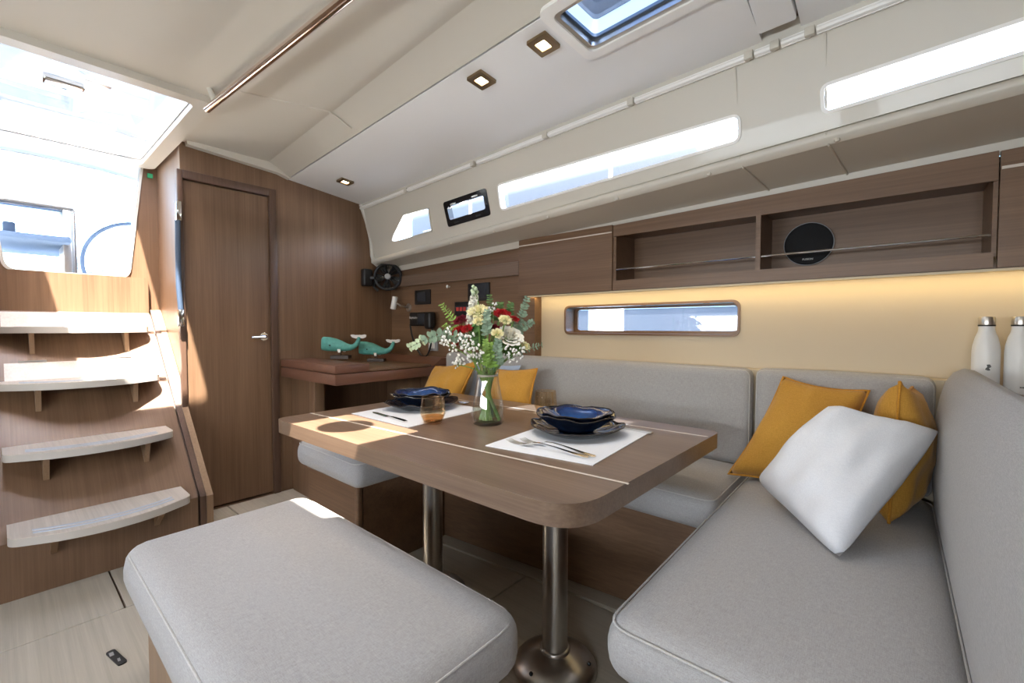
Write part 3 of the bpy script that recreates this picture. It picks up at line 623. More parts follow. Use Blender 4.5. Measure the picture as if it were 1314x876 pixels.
# overhead cabinet with open shelves
oc_ = thing('overhead_cabinet', 'brown overhead cabinet with closed door and two open shelves', 'cabinet', (-.6, 1.9, 1.17))
FY, CB, CT = 1.852, 1.168, 1.468
B().box((-1.55, FY, CB), (-.990, FY + .016, CT), .001, 1).build('door', 'wood_long', oc_)
B().hexa([(-1.548, FY - .002, 1.432), (-.992, FY - .002, 1.432), (-.992, FY, 1.432), (-1.548, FY, 1.432), (-1.548, FY - .003, 1.437), (-.992, FY - .003, 1.437), (-.992, FY, 1.437), (-1.548, FY, 1.437)]).build('finger_groove', 'inlay', oc_)
B().hexa([(-.986, FY, 1.413), (.213, FY, 1.413), (.213, FY + .016, 1.413), (-.986, FY + .016, 1.413), (-.986, FY, 1.464), (.213, FY, 1.496), (.213, FY + .016, 1.496), (-.986, FY + .016, 1.464)]).build('top_rail', 'wood_long', oc_)
B().box((-.986, FY, CB), (.209, FY + .016, 1.212)).build('bottom_rail', 'wood_long', oc_)
B().box((-1.55, FY + .016, CB - .002), (1.5, 1.949, CB + .012)).build('bottom_board', 'wood_long', oc_)
B().box((-.99, FY + .016, 1.195), (.21, 2.06, 1.205)).build('shelf_board', 'wood_long', oc_)
B().box((-1.545, 2.052, 1.17), (1.5, 2.062, 1.53)).build('back_panel', 'wood_long', oc_)
B().box((-.99, FY + .016, 1.43), (.21, 2.06, 1.44)).build('top_board', 'wood_long', oc_)
B().box((-.398, FY - .001, 1.206), (-.382, 2.055, 1.435)).build('divider', 'wood_long', oc_)
B().box((-.99, FY + .010, 1.2), (-.975, 2.055, 1.435)).build('shelf_side', 'wood_long', oc_)
B().box((.205, FY + .010, 1.2), (.215, 2.055, 1.435)).build('shelf_side', 'wood_long', oc_)
B().box((-1.55, FY + .016, CB), (-1.538, 1.949, CT)).build('end_panel', 'wood_long', oc_)
B().hexa([(.217, FY, CB), (1.5, FY, CB), (1.5, FY + .016, CB), (.217, FY + .016, CB), (.217, FY, 1.494), (1.5, FY, 1.535), (1.5, FY + .016, 1.535), (.217, FY + .016, 1.494)]).build('door', 'wood_long', oc_)
B().box((.219, FY - .003, 1.442), (1.5, FY, 1.450)).build('finger_groove', 'inlay', oc_)
for a, b in ((-.972, -.400), (-.380, .203)): B().tube([(a, FY + .008, 1.262), (b, FY + .008, 1.262)], .0038, 8).build('fiddle_rod', 'chrome', oc_)
ls = thing('led_strip', 'glowing warm LED strip under the overhead cabinet', 'light strip', (-.2, 1.90, 1.16))
B().box((-1.50, FY + .012, CB - .009), (1.45, FY + .030, CB - .002)).build('profile', 'led_profile', ls)
B().box((-1.50, FY + .030, CB - .008), (1.45, FY + .036, CB - .002)).build('diffuser', 'led_glow', ls)
ld = area('led_strip_light', (-.2, FY + .045, CB - .012), (0, .35, -1), 2.7, .012, .8, (1, .77, .38)); ld.rotation_euler = (R(18), 0, 0)
# a longer nav-side shelf rail
nr = thing('nav_shelf', 'narrow brown shelf rail over the instruments', 'shelf', (-2.15, 1.87, 1.28))
B().box((-2.74, 1.862, 1.284), (-1.56, 1.876, 1.358), .002, 1).build('front_rail', 'wood_table', nr)
B().box((-2.78, 1.870, 1.284), (-1.56, 1.891, 1.296)).build('shelf_board', 'wood_long', nr)
# speaker
sp = thing('speaker', 'round black speaker with silver ring in the open shelf', 'speaker', (-.257, 2.05, 1.317))
B().lathe([(.0, 0), (.080, 0), (.080, .012), (.076, .016), (.070, .013), (.0, .018)], (-.257, 2.052, 1.318), 40, axis=(0, -1, 0), cap0=False, cap1=False).build('grille', 'black_mesh', sp)
B().tube([(-.257 + .080 * math.cos(a), 2.041, 1.318 + .080 * math.sin(a)) for a in [k * math.pi / 24 for k in range(48)]], .002, 6, closed=True).build('ring', 'grey_plastic', sp)
lettering('FUSION', .010, (-.257, 2.033, 1.259), (1, 0, 0), (0, 0, 1), 'white_plastic', sp)

# navigation desk
nd = thing('nav_desk', 'reddish brown chart table with inset lid by the bulkhead', 'desk', (-2.45, 1.5, .69))
DX = -2.135
B().box((XB + .002, 1.105, .700), (DX, 1.889, .757), .004).build('drawer_box', 'wood_desk', nd)
B().box((XB + .002, 1.105, .760), (DX, 1.30, .803), .005).build('rim', 'wood_desk', nd)
B().box((XB + .002, 1.30, .760), (DX - .004, 1.72, .772), .002).build('lid', 'wood_trans', nd)
B().plate([(1.72, .760), (1.74, .765), (1.80, .803), (1.889, .803), (1.889, .760)], [], (XB, 0, 0), (0, 1, 0), (0, 0, 1), (DX - XB, 0, 0)).build('rim', 'wood_desk', nd)
B().box((-2.78, 1.16, 0), (-2.50, 1.19, .70)).build('side_panel', 'wood_bulkhead', nd)
B().box((-2.53, 1.15, 0), (-2.46, 1.21, .70), .006).build('post', 'wood_bulkhead', nd)
B().box((-2.79, 1.84, 0), (-2.14, 1.888, .70)).build('back_panel', 'wood_bulkhead', nd)
for x in (-2.40, -2.27): B().box((x - .004, 1.832, 0), (x + .004, 1.842, .70)).build('rib', 'wood_base', nd)

# whales
def whale(loc, label, s):
    t = thing('whale_figurine', label, 'figurine', loc, 'carved whales on the chart table')
    u = CAMR; f = CAMF
    def P(a, z, d=0): return V(loc) + u * (a * s) + f * (d * s) + V((0, 0, z * s))
    B().hexa([P(-.055, 0, -.03), P(.055, 0, -.03), P(.055, 0, .03), P(-.055, 0, .03), P(-.055, .020, -.03), P(.055, .020, -.03), P(.055, .020, .03), P(-.055, .020, .03)]).build('stand', 'whale_base', t)
    B().tube([P(0, .02), P(0, .062)], .004 * s, 8).build('peg', 'whale_base', t)
    # body: elliptic sections from blunt head to tail stock
    sec = [(-.112, .094, .024, .036), (-.109, .094, .030, .042), (-.075, .090, .034, .044), (-.035, .085, .034, .040), (.0, .078, .033, .033), (.030, .071, .028, .026), (.058, .069, .021, .020), (.082, .076, .016, .016), (.100, .093, .013, .014), (.110, .115, .011, .012), (.114, .134, .010, .010)]
    n = 14; vs = []; fs = []
    for i, (a, z, wd, h) in enumerate(sec):
        j0 = sec[max(0, i - 1)]; j1 = sec[min(len(sec) - 1, i + 1)]; tx, tz = j1[0] - j0[0], j1[1] - j0[1]; L_ = math.hypot(tx, tz); nx, nz = -tz / L_, tx / L_
        for k in range(n):
            an = 2 * math.pi * k / n; c_, s2 = math.cos(an), math.sin(an); e = .75 if i < 4 else 1
            cc = math.copysign(abs(c_) ** e, c_); ss = math.copysign(abs(s2) ** e, s2); vs.append(P(a + nx * h * ss, z + nz * h * ss, wd * cc))
    for i in range(len(sec) - 1):
        for k in range(n): fs.append((i * n + k, i * n + (k + 1) % n, (i + 1) * n + (k + 1) % n, (i + 1) * n + k))
    fs += [tuple(range(n - 1, -1, -1)), tuple((len(sec) - 1) * n + k for k in range(n))]
    B().add(vs, fs).build('body', 'whale_teal', t, smooth=60)
    B().hexa([P(-.085, .047, -.010), P(-.02, .050, -.012), P(-.02, .050, .012), P(-.085, .047, .010), P(-.088, .053, -.010), P(-.02, .060, -.012), P(-.02, .060, .012), P(-.088, .053, .010)]).build('jaw', 'whale_teal', t)
    for sg in (-1, 1):
        B().hexa([P(-.012, .055, sg * .028), P(.008, .055, sg * .028), P(.014, .040, sg * .045), P(.0, .038, sg * .045), P(-.012, .060, sg * .028), P(.008, .060, sg * .028), P(.014, .044, sg * .046), P(.0, .042, sg * .046)]).build('flipper', 'whale_white', t)
        lobe = roundpoly([(.0, -.008), (.020, -.012), (.040, -.004), (.048, .012), (.034, .014), (.018, .010), (.0, .012)], .005, 3)
        fu = (CAMR * sg + CAMF * (.25 * sg)).normalized(); fv = (V((0, 0, 1)) + CAMR * (-.25)).normalized()
        B().plate([(a_ * s, b_ * s) for a_, b_ in lobe], [], P(.113, .136) - CAMF * .005 * s, fu, fv, CAMF * .010 * s).build('fluke', 'whale_white', t, smooth=40)
        B().ball(P(-.055, .083, sg * .033), .005 * s, 8, 6).build('eye', 'black_gloss', t)
whale((-2.60, 1.385, .803), 'teal carved whale with white fluke standing on the raised desk rim', 1.0)
whale((-2.575, 1.62, .772), 'teal carved whale with white fluke on the desk lid near the corner', .98)

# instruments on the nav wall
def instr(name, label, cat, x0, z0, x1, z1, d=.012):
    t = thing(name, label, cat, ((x0 + x1) / 2, 1.89, z0)); B().box((x0, 1.89 - d, z0), (x1, 1.892, z1), .004, 2).build('bezel', 'black_plastic', t); return t
t = instr('battery_monitor', 'small square black monitor above the radio', 'monitor', -2.51, 1.152, -2.345, 1.250)
B().box((-2.475, 1.876, 1.172), (-2.385, 1.8785, 1.232)).build('screen', 'screen', t)
t = instr('switch_panel', 'black breaker panel with red and white display behind the flowers', 'switch panel', -2.10, 1.062, -1.90, 1.155)
B().box((-2.085, 1.876, 1.09), (-1.92, 1.8785, 1.13)).build('display', 'screen', t)
for k in range(5): B().box((-2.078 + k * .031, 1.873, 1.098), (-2.056 + k * .031, 1.877, 1.122)).build('switch', 'red_ink' if k < 3 else 'grey_plastic', t)
t = instr('wall_display', 'black display panel on the wall above the breaker panel', 'monitor', -1.98, 1.155, -1.80, 1.262)
B().box((-1.955, 1.876, 1.175), (-1.825, 1.8785, 1.245)).build('screen', 'screen', t)
t = thing('radio', 'black marine radio with handset and hanging cord', 'radio', (-2.39, 1.87, 1.0))
B().box((-2.515, 1.835, 1.005), (-2.30, 1.892, 1.098), .010, 3).build('body', 'black_plastic', t)
B().box((-2.42, 1.831, 1.02), (-2.315, 1.836, 1.085), .002).build('display', 'screen', t)
hs = B().box((-2.315, 1.80, .985), (-2.25, 1.85, 1.095), .018, 4).build('handset', 'black_plastic', t)
lettering('Raymarine', .022, (-2.462, 1.8335, 1.062), (1, 0, 0), (0, 0, 1), 'white_plastic', t)
cdn = []
for k in range(25):
    u = k / 24; x = -2.27 + (-.24) * u; z = .985 - .20 * math.sin(u * math.pi) ** .6 - .0 * u; cdn.append((x, 1.84 + .02 * math.sin(u * 3.1), z + .03 * u))
B().tube(cdn, .006, 8).build('cord', 'cord_black', t)
t = thing('socket', 'white wall socket plate beside the radio cord', 'socket', (-2.32, 1.885, .84))
B().box((-2.365, 1.878, .840), (-2.272, 1.892, .915), .004).build('plate', 'grey_plastic', t); B().box((-2.352, 1.874, .856), (-2.295, 1.880, .905), .003).build('switch', 'white_plastic', t)
t = thing('reading_lamp', 'small silver swivel reading lamp on the nav wall', 'lamp', (-2.60, 1.88, 1.13))
B().lathe([(.0, 0), (.028, 0), (.028, .010), (0, .012)], (-2.585, 1.89, 1.135), 20, axis=(0, -1, 0), cap0=False, cap1=False).build('wall_rose', 'steel', t)
B().tube([(-2.585, 1.88, 1.135), (-2.60, 1.83, 1.145), (-2.64, 1.815, 1.17)], .006, 8).build('arm', 'steel', t)
B().lathe([(.0, 0), (.019, 0), (.019, .085), (.016, .088), (0, .088)], (-2.665, 1.81, 1.125), 20, axis=(.25, .05, 1), cap0=False, cap1=False).build('shade', 'white_plastic', t)
t = thing('wall_hook', 'tiny white hook under the nav shelf', 'hook', (-2.158, 1.88, 1.25)); B().lathe([(0, 0), (.006, 0), (.006, .012), (.010, .018), (.010, .024), (0, .026)], (-2.158, 1.892, 1.256), 14, axis=(0, -1, 0), cap0=False, cap1=False).build('knob', 'white_plastic', t)
# fan
fan = thing('fan', 'black cabin fan on the bulkhead corner', 'fan', (-2.76, 1.78, 1.26))
fc = V((-2.70, 1.795, 1.352)); fa = (CAMF * -1 + V((.25, .0, -.05))).normalized(); qf = V((0, 0, 1)).rotation_difference(fa)
B().tube([fc + qf @ V((.088 * math.cos(a), .088 * math.sin(a), 0)) for a in [k * math.pi / 20 for k in range(40)]], .011, 8, closed=True).build('ring', 'black_plastic', fan)
for k in range(5):
    a0 = k * 2 * math.pi / 5
    def bl_(u, v, a0=a0): a = a0 + (.95 - .2 * u) * v; r = .02 + .058 * u; return fc + qf @ V((r * math.cos(a), r * math.sin(a), .014 * (v - .5)))
    B().grid(bl_, 5, 4).build('blade', 'black_gloss', fan)
for k in range(16):
    a = k * math.pi / 8; B().tube([fc + qf @ V((.02 * math.cos(a), .02 * math.sin(a), .026)), fc + qf @ V((.06 * math.cos(a), .06 * math.sin(a), .024)), fc + qf @ V((.088 * math.cos(a), .088 * math.sin(a), .004))], .0016, 5).build('guard_wire', 'black_plastic', fan)
B().lathe([(0, -.03), (.022, -.03), (.022, .024), (.017, .030), (0, .031)], fc, 18, axis=fa, cap0=False, cap1=False).build('hub', 'grey_plastic', fan)
B().box((XB, 1.64, 1.28), (XB + .05, 1.71, 1.40), .012, 3).build('mount', 'black_plastic', fan)
B().tube([(XB + .03, 1.68, 1.34), (XB + .06, 1.70, 1.34), fc - fa * .02 - CAMR * .10, fc - fa * .02 - CAMR * .085], .013, 8).build('yoke', 'black_plastic', fan)
B().tube([fc - CAMR * .088 + V((0, 0, -.02)), fc - CAMR * .10 + V((0, 0, -.07)), fc - CAMR * .07 + V((0, 0, -.10))], .010, 8).build('switch_arm', 'black_plastic', fan)

# grab handle at the companionway corner and overhead hand rail
gh = thing('grab_handle', 'vertical grab handle with blue leather grip beside the door', 'handle', (-2.79, .63, 1.0))
B().tube([(-2.775, .612, 1.09), (-2.77, .605, 1.20), (-2.77, .605, 1.40), (-2.772, .608, 1.54)], .012, 12).build('grip', 'leather_blue', gh)
B().box((-2.79, .600, 1.54), (-2.762, .625, 1.64), .005).build('end_bracket', 'chrome', gh); B().box((-2.79, .600, 1.00), (-2.762, .625, 1.09), .005).build('end_bracket', 'chrome', gh)
hr = thing('hand_rail', 'polished overhead hand rail along the headliner', 'hand rail', (-1.4, .63, 1.9))
hp = lambda x: V((x, .590 + .057 * (x + 2.18), 1.905))
B().tube([hp(-2.185), hp(-.35)], .014, 16).build('rail', 'copper_rail', hr, smooth=60)
for x in (-2.10, -1.2, -.45): B().tube([hp(x), hp(x) + V((0, -.02, .055))], .011, 10).build('stanchion', 'gelcoat', hr)
# ceiling spots
def spot(x, y, label):
    p = cp(x, y); t = thing('ceiling_spot', label, 'lamp', p, 'square warm ceiling spots'); h = .038
    ax, ay = (cu + cv * .0).normalized(), cv
    B().plate(rrect(-h, -h, h, h, .004), [rrect(-.019, -.019, .019, .019, .003)], p - cn * .010, ax, ay, cn * .011).build('frame', 'spot_brass', t)
    B().plate(rrect(-.02, -.02, .02, .02, .003), [], p - cn * .006, ax, ay, cn * .006).build('lens', 'spot_glow', t)
    l = bpy.data.lights.new('spot_lamp', 'SPOT'); l.energy = 4; l.color = (1, .78, .48); l.spot_size = R(110); l.spot_blend = .8; l.shadow_soft_size = .02
    o = bpy.data.objects.new('spot_lamp', l); col.objects.link(o); o.location = p - cn * .015; o.rotation_euler = (0, 0, 0)
spot(-.846, 1.130, 'square warm ceiling spot next to the deck hatch'); spot(-1.132, 1.146, 'square warm ceiling spot between two others'); spot(-2.493, 1.369, 'square warm ceiling spot close to the bulkhead')

# ================================================================== pillows
def pillow(bl, br, tr, tl, th, mat, pm, label, seed, ck=.0, k=.045):
    bl, br, tr, tl = map(V, (bl, br, tr, tl)); c = (bl + br + tr + tl) / 4; nrm = ((br - bl) + (tr - tl)).cross((tl - bl) + (tr - br)).normalized()
    if nrm.dot(V((0, 0, 1)) - c) < 0: nrm = -nrm
    t = thing('pillow', label, 'pillow', (c.x, c.y, min(p.z for p in (bl, br, tr, tl)))); n = 22
    def base(u, v):
        p = bl * (1 - u) * (1 - v) + br * u * (1 - v) + tr * u * v + tl * (1 - u) * v
        U_, V_ = 2 * u - 1, 2 * v - 1; 
        p = p + (c - p) * (ck * abs(U_ * V_) ** 5)
        return p + ((br - bl) * (-U_ * k * (1 - V_ * V_)) + (tl - bl) * (-V_ * k * (1 - U_ * U_)))
    def side(sg):
        def f(u, v):
            U_, V_ = 2 * u - 1, 2 * v - 1; h = th * (max(0, (1 - U_ ** 2) * (1 - V_ ** 2))) ** .36
            wr = 1 + .18 * noise.noise(V((u * 3 + seed, v * 3, sg))); p = base(u, v)
            h += .010 * noise.noise(V((u * 7 + seed, v * 5, sg * 2))) * min(1, 8 * (1 - max(abs(U_), abs(V_))))
            return p + nrm * sg * h * wr
        return f
    b = B().grid(side(1), n, n).grid(side(-1), n, n); b.build('cover', mat, t, smooth=75)
    loop = [base(k / n, 0) for k in range(n)] + [base(1, k / n) for k in range(n)] + [base(1 - k / n, 1) for k in range(n)] + [base(0, 1 - k / n) for k in range(n)]
    if pm: B().tube(loop, .004, 6, closed=True).build('piping', pm, t)
    return t
pillow((-.425, 1.64, .49), (-.11, 1.60, .49), (-.055, 1.78, .80), (-.290, 1.79, .825), .075, 'mustard', 'mustard_piping', 'mustard pillow leaning on the short back cushion beside the long seat', 1)
pillow((.0, 1.50, .49), (.02, 1.78, .49), (.045, 1.79, .82), (.014, 1.50, .86), .070, 'mustard', 'mustard_piping', 'mustard pillow in the settee corner against the tall back cushion', 2)
def onray(px_, py_, w_):
    d = CAMF * math.cos(R(1.9)) + V((0, 0, -math.sin(R(1.9)))); up = CAMR.cross(d); return V((0, 0, 1)) + (d + CAMR * ((px_ - 657) / 568) - up * ((py_ - 438) / 568)) * w_
pillow((-.305, 1.475, .535), (-.078, 1.165, .495), (.098, 1.500, .750), (-.122, 1.40, .803), .082, 'cotton_white', None, 'white cotton pillow lying in front of the two mustard pillows', 3, .055, .02)
pillow((-2.0, 1.46, .50), (-1.68, 1.46, .50), (-1.68, 1.66, .815), (-2.02, 1.66, .77), .055, 'mustard', 'mustard_piping', 'mustard pillow by the chart table end of the settee', 4)
pillow((-1.52, 1.47, .50), (-1.19, 1.47, .5), (-1.29, 1.68, .80), (-1.61, 1.68, .785), .055, 'mustard', 'mustard_piping', 'mustard pillow behind the flower vase against the long back cushion', 5)
pillow((-1.80, 1.66, .5), (-1.50, 1.66, .5), (-1.47, 1.775, .80), (-1.80, 1.775, .81), .03, 'cotton_blue', None, 'pale blue pillow tucked between two mustard pillows', 6)

# ================================================================== table setting
def mat_(poly, label):
    tag(B().plate(poly, [], (0, 0, TB + .0003), (1, 0, 0), (0, 1, 0), (0, 0, .002)).build('placemat', 'paper_mat'), label, 'placemat', 'white placemats on the table')
mat_([(-.850, .872), (-.535, .914), (-.568, 1.312), (-.885, 1.275)], 'white placemat under the plates nearest the table end with forks')
mat_([(-1.55, .866), (-1.195, .866), (-1.235, 1.262), (-1.58, 1.262)], 'white placemat partly in the sun at the table end')
def wobble(seed, ar, az):
    def f(r, z, a):
        k = noise.noise(V((math.cos(a) * 1.3 + seed, math.sin(a) * 1.3, seed))); k2 = noise.noise(V((math.cos(a) * 2.6, math.sin(a) * 2.6 + seed, seed * 2)))
        e = (r / .14) ** 2; return r * (1 + ar * (k + .5 * k2) * e), z + az * (k2 + .5 * k) * e
    return f
def dish(name, prof, c, label, cat, group, seed, ar, az, lift=0):
    t = thing(name, label, cat, c, group); B().lathe(prof, c, 56, wob=wobble(seed, ar, az), cap0=False, cap1=False).build('body', 'stoneware', t, smooth=60)
    rim = max(prof, key=lambda p: p[0]); wf = wobble(seed, ar, az); pts = []
    for k in range(56): a = 2 * math.pi * k / 56; rr, zz = wf(rim[0], rim[1] + .0015, a); pts.append(V(c) + V((rr * math.cos(a), rr * math.sin(a), zz)))
    B().tube(pts, .0018, 6, closed=True).build('rim', 'rim_glaze', t); return t
plain('rim_glaze', (.035, .030, .027), .18)
PL = [(.0, 0), (.085, 0), (.09, .003), (.125, .016), (.140, .024), (.142, .026), (.139, .027), (.122, .020), (.09, .008), (.0, .006)]
BW1 = [(.0, 0), (.05, 0), (.055, .004), (.095, .028), (.118, .046), (.121, .049), (.117, .049), (.09, .031), (.05, .008), (.0, .006)]
BW2 = [(.0, 0), (.045, 0), (.05, .004), (.085, .022), (.105, .036), (.108, .038), (.104, .039), (.08, .026), (.045, .007), (.0, .005)]
for k, (cx, cy, who) in enumerate(((-.738, 1.165, 'by the forks near the table end'), (-1.445, 1.115, 'beside the sunlit table end'))):
    z = TB + .0025
    dish('dinner_plate', PL, (cx, cy, z), 'dark blue wavy stoneware plate under the bowls ' + who, 'plate', 'dark stoneware plates', 3 + 7 * k, .07, .010)
    dish('large_bowl', BW1, (cx - .005, cy, z + .0075), 'wide dark blue bowl between plate and small bowl ' + who, 'bowl', 'wide stoneware bowls', 11 + 5 * k, .07, .014)
    dish('small_bowl', BW2, (cx - .003, cy + .004, z + .026), 'small dark blue bowl topping the stack ' + who, 'bowl', 'small stoneware bowls', 21 + 9 * k, .07, .012)
def cutlery(kind, a, b, label, grp, tine=1):
    a, b = V((*a, TB + .0035)), V((*b, TB + .0035)); d = (b - a); L_ = d.length; d.normalize(); n = V((-d.y, d.x, 0)); up = V((0, 0, 1))
    t = thing(kind, label, kind, a, grp)
    def strip_(prof, name):
        vs, fs = [], []
        for (s_, w_, z_, th) in prof:
            p = a + d * (s_ * L_) + up * z_; vs += [p - n * w_, p + n * w_, p + n * w_ + up * th, p - n * w_ + up * th]
        for i in range(len(prof) - 1):
            for k in range(4): fs.append((4 * i + k, 4 * i + (k + 1) % 4, 4 * i + 4 + (k + 1) % 4, 4 * i + 4 + k))
        fs += [(3, 2, 1, 0), tuple(4 * (len(prof) - 1) + k for k in range(4))]
        B().add(vs, fs).build(name, 'cutlery_steel', t, smooth=50)
    if kind == 'knife':
        strip_([(0, .002, 0, .002), (.08, .009, 0, .002), (.48, .010, 0, .002), (.52, .005, 0, .003)], 'blade'); strip_([(.50, .005, 0, .004), (.6, .006, 0, .006), (.9, .009, 0, .006), (1, .007, 0, .005)], 'handle')
    else:
        strip_([(.34, .004, .010, .002), (.45, .003, .012, .002), (.6, .0035, .009, .003), (.85, .007, .002, .003), (.97, .009, 0, .003), (1, .005, 0, .002)], 'handle')
        if kind == 'fork':
            strip_([(.18, .011, .0, .002), (.25, .012, .002, .002), (.31, .008, .007, .002), (.36, .004, .010, .002)], 'neck')
            for k in range(4):
                o = (k - 1.5) * .0066; q = [a + d * (s_ * L_) + n * o + up * z_ for s_, z_ in ((.0, .008), (.06, .003), (.13, .001), (.20, .001))]
                B().tube(q, [.0009, .0016, .0018, .002], 6).build('tine', 'cutlery_steel', t)
        else:
            def bw(u, v): r = 1 - v; an = 2 * math.pi * u; return a + d * (L_ * .16 + .032 * math.cos(an) * r) + n * (.021 * math.sin(an) * r) + up * (.010 - .008 * (1 - r * r))
            B().grid(bw, 20, 5).build('bowl', 'cutlery_steel', t, smooth=70)
cutlery('fork', (-.825, .940), (-.570, .950), 'steel dinner fork lying nearer the inlay line on the placemat', 'cutlery beside the plates')
cutlery('fork', (-.800, .972), (-.560, .968), 'steel dinner fork lying nearer the plate on the placemat', 'cutlery beside the plates')
cutlery('knife', (-.80, 1.318), (-.552, 1.296), 'steel knife behind the stacked bowls near the table end', 'cutlery beside the plates')
cutlery('knife', (-1.50, .925), (-1.255, .900), 'dark steel knife on the sunlit placemat', 'cutlery beside the plates')
cutlery('spoon', (-1.335, 1.275), (-1.52, 1.235), 'steel spoon behind the bowls by the vase', 'cutlery beside the plates')
def tumbler(c, label, fill):
    t = thing('tumbler', label, 'glass', c, 'amber faceted tumblers')
    def fac(r, z, a): k = math.pi / 3; m = ((a + .2) % k) - k / 2; return r * (.90 + .10 * math.cos(k / 2) / math.cos(m) * 1.03), z
    B().lathe([(.0, 0), (.026, 0), (.031, .004), (.0435, .035), (.0385, .090), (.0368, .090), (.0415, .036), (.030, .008), (.0, .006)], c, 36, wob=fac, cap0=False, cap1=False).build('glass_body', 'amber_glass', t, smooth=25)
    if fill: B().lathe([(.0, .0065), (.029, .0085), (.0375, fill), (.0, fill)], c, 36, wob=fac, cap0=False, cap1=False).build('drink', 'amber_liquid', t, smooth=25)
    r_ = [V(c) + V((.0377 * math.cos(a), .0377 * math.sin(a), .090)) for a in [k * math.pi / 18 for k in range(36)]]
    B().tube(r_, .0011, 6, closed=True).build('rim', 'amber_glass', t)
tumbler((-1.188, .962, TB), 'faceted amber tumbler with a little drink beside the sunlit placemat', .026)
tumbler((-.985, 1.335, TB), 'faceted amber tumbler standing behind the stacked bowls', .0)

# ------------------------------------------------------------------ vase and flowers
VC = V((-1.045, 1.085, TB)); vs_ = thing('flower_vase', 'clear glass vase with water and flower stems', 'vase', VC)
vp = [(.0, 0), (.048, 0), (.054, .006), (.0565, .03), (.053, .06), (.045, .105), (.0385, .145), (.037, .165), (.040, .188), (.0455, .206)]
B().lathe(vp + [(r - .0022, z) for r, z in reversed(vp[4:])] + [(.051, .03), (.048, .012), (0, .010)], VC, 40, cap0=False, cap1=False).build('glass_body', 'thin_glass', vs_, smooth=60)
B().lathe([(.0, .0105), (.0475, .0125), (.0505, .03), (.0505, .056), (.0, .056)], VC, 32, cap0=False, cap1=False).build('water', 'water', vs_, smooth=60)
B().tube([VC + V((.0455 * math.cos(a), .0455 * math.sin(a), .206)) for a in [k * math.pi / 18 for k in range(36)]], .0018, 6, closed=True).build('rim', 'thin_glass', vs_)
tw = []
for k in range(60): a = k * .55; tw.append(VC + V((.0345 * math.cos(a), .0345 * math.sin(a), .163 + .0016 * math.sin(k * 1.3) + .004 * k / 60)))
tag(B().tube(tw, .0013, 5).build('twine', 'tread_edge'), 'thin twine tied around the flower stems in the vase neck', 'twine')
WV = VC.dot(CAMF)
def fp(px_, py_, d=0):       # point in the bouquet, given by its height and sideways place
    return VC + CAMR * ((px_ - 632.5) / 568 * (WV + d)) + CAMF * d + V((0, 0, 1 - (py_ - 419.2) / 568 * (WV + d) - TB))
def stem(t, tip, k, mat='stem_green', r=.0026):
    a = k * 2.4; rr = (.45 + .55 * ((k * .618) % 1)); base = VC + V((.045 * rr * math.cos(a), .045 * rr * math.sin(a), .014)); neck = VC + V((-.031 * rr * math.cos(a + .5), -.031 * rr * math.sin(a + .5), .168)); tip = V(tip)
    mid = neck.lerp(tip, .5) + V((0, 0, .012)); pts = []
    for i in range(15):
        u = i / 14
        if u < .5: s_ = u * 2; pts.append(base.lerp(neck, s_))
        else: s_ = (u - .5) * 2; pts.append(neck * (1 - s_) ** 2 + mid * 2 * s_ * (1 - s_) + tip * s_ * s_)
    B().tube(pts, r, 6).build('stem', mat, t); return pts
def petals(c, ax, R_, layers, cup, ruffle, sd):
    rnd = random.Random(sd); q = V((0, 0, 1)).rotation_difference(V(ax).normalized()); b = B(); c = V(c)
    for li in range(layers):
        f = (li + 1) / layers; n = 3 + li * 2; r = R_ * f; open_ = cup * f
        for k in range(n):
            a = 2 * math.pi * (k + .5 * (li % 2)) / n + rnd.uniform(-.15, .15); wd = 2.4 * math.pi / n * .62 + .15
            def pf(u, v, a=a, r=r, open_=open_, wd=wd, f=f):
                aa = a + (u - .5) * wd * (1.0 - .25 * (1 - v)); lift = R_ * (1.05 - .35 * f) * math.sin(v * 1.45)
                rr = r * (.18 + .82 * math.sin(v * 1.5) ** (1.0 + .4 * (1 - open_))) * (1 - .12 * (abs(u - .5) * 2) ** 2 * v)
                z = lift * (1.15 - open_ * .75 * v * v) - R_ * .45
                if ruffle: rr *= 1 + ruffle * .35 * math.sin(u * 22 + k * 2 + li) * v ** 3; z += ruffle * R_ * .22 * math.cos(u * 25 + li) * v ** 3
                return c + q @ V((rr * math.cos(aa), rr * math.sin(aa), z))
            b.grid(pf, 6 if not ruffle else 10, 5)
    return b
def bloom(name, px_, py_, d, R_, mat, label, cat, k, layers=4, cup=.6, ruffle=0, ax=None):
    c = fp(px_, py_, d); t = thing(name, label, cat, VC, 'flowers in the vase'); stem(t, c, k)
    ax = ax or ((c - VC - V((0, 0, .15))).normalized() + CAMF * -.9 + V((0, 0, .3)))
    petals(c, ax, R_, layers, cup, ruffle, k).build('petals', mat, t, smooth=70, recalc=False)
    an = V(ax).normalized(); B().lathe([(0, -.6 * R_), (.25 * R_, -.5 * R_), (.34 * R_, -.3 * R_), (.2 * R_, -.1 * R_)], c, 10, axis=an, cap0=False).build('calyx', 'stem_green', t)
    return t
bloom('white_rose', 661, 432, -.02, .050, 'petal_white', 'large white rose facing out of the bouquet', 'flower', 1, 5, .45)
bloom('lisianthus', 620, 399, -.02, .036, 'petal_cream', 'pale yellow ruffled flower below the white flower spire', 'flower', 2, 4, .7, .5)
bloom('lisianthus', 622, 412, -.05, .021, 'petal_cream', 'small cream flower under the pale yellow flower', 'flower', 3, 4, .6, .4)
bloom('lisianthus', 656, 410, -.05, .022, 'petal_cream', 'small yellow flower in front of the red carnations', 'flower', 4, 4, .7, .6)
bloom('lisianthus', 646, 428, -.06, .022, 'petal_cream', 'cream flower bud pressed against the white rose', 'flower', 5, 4, .35, .2)
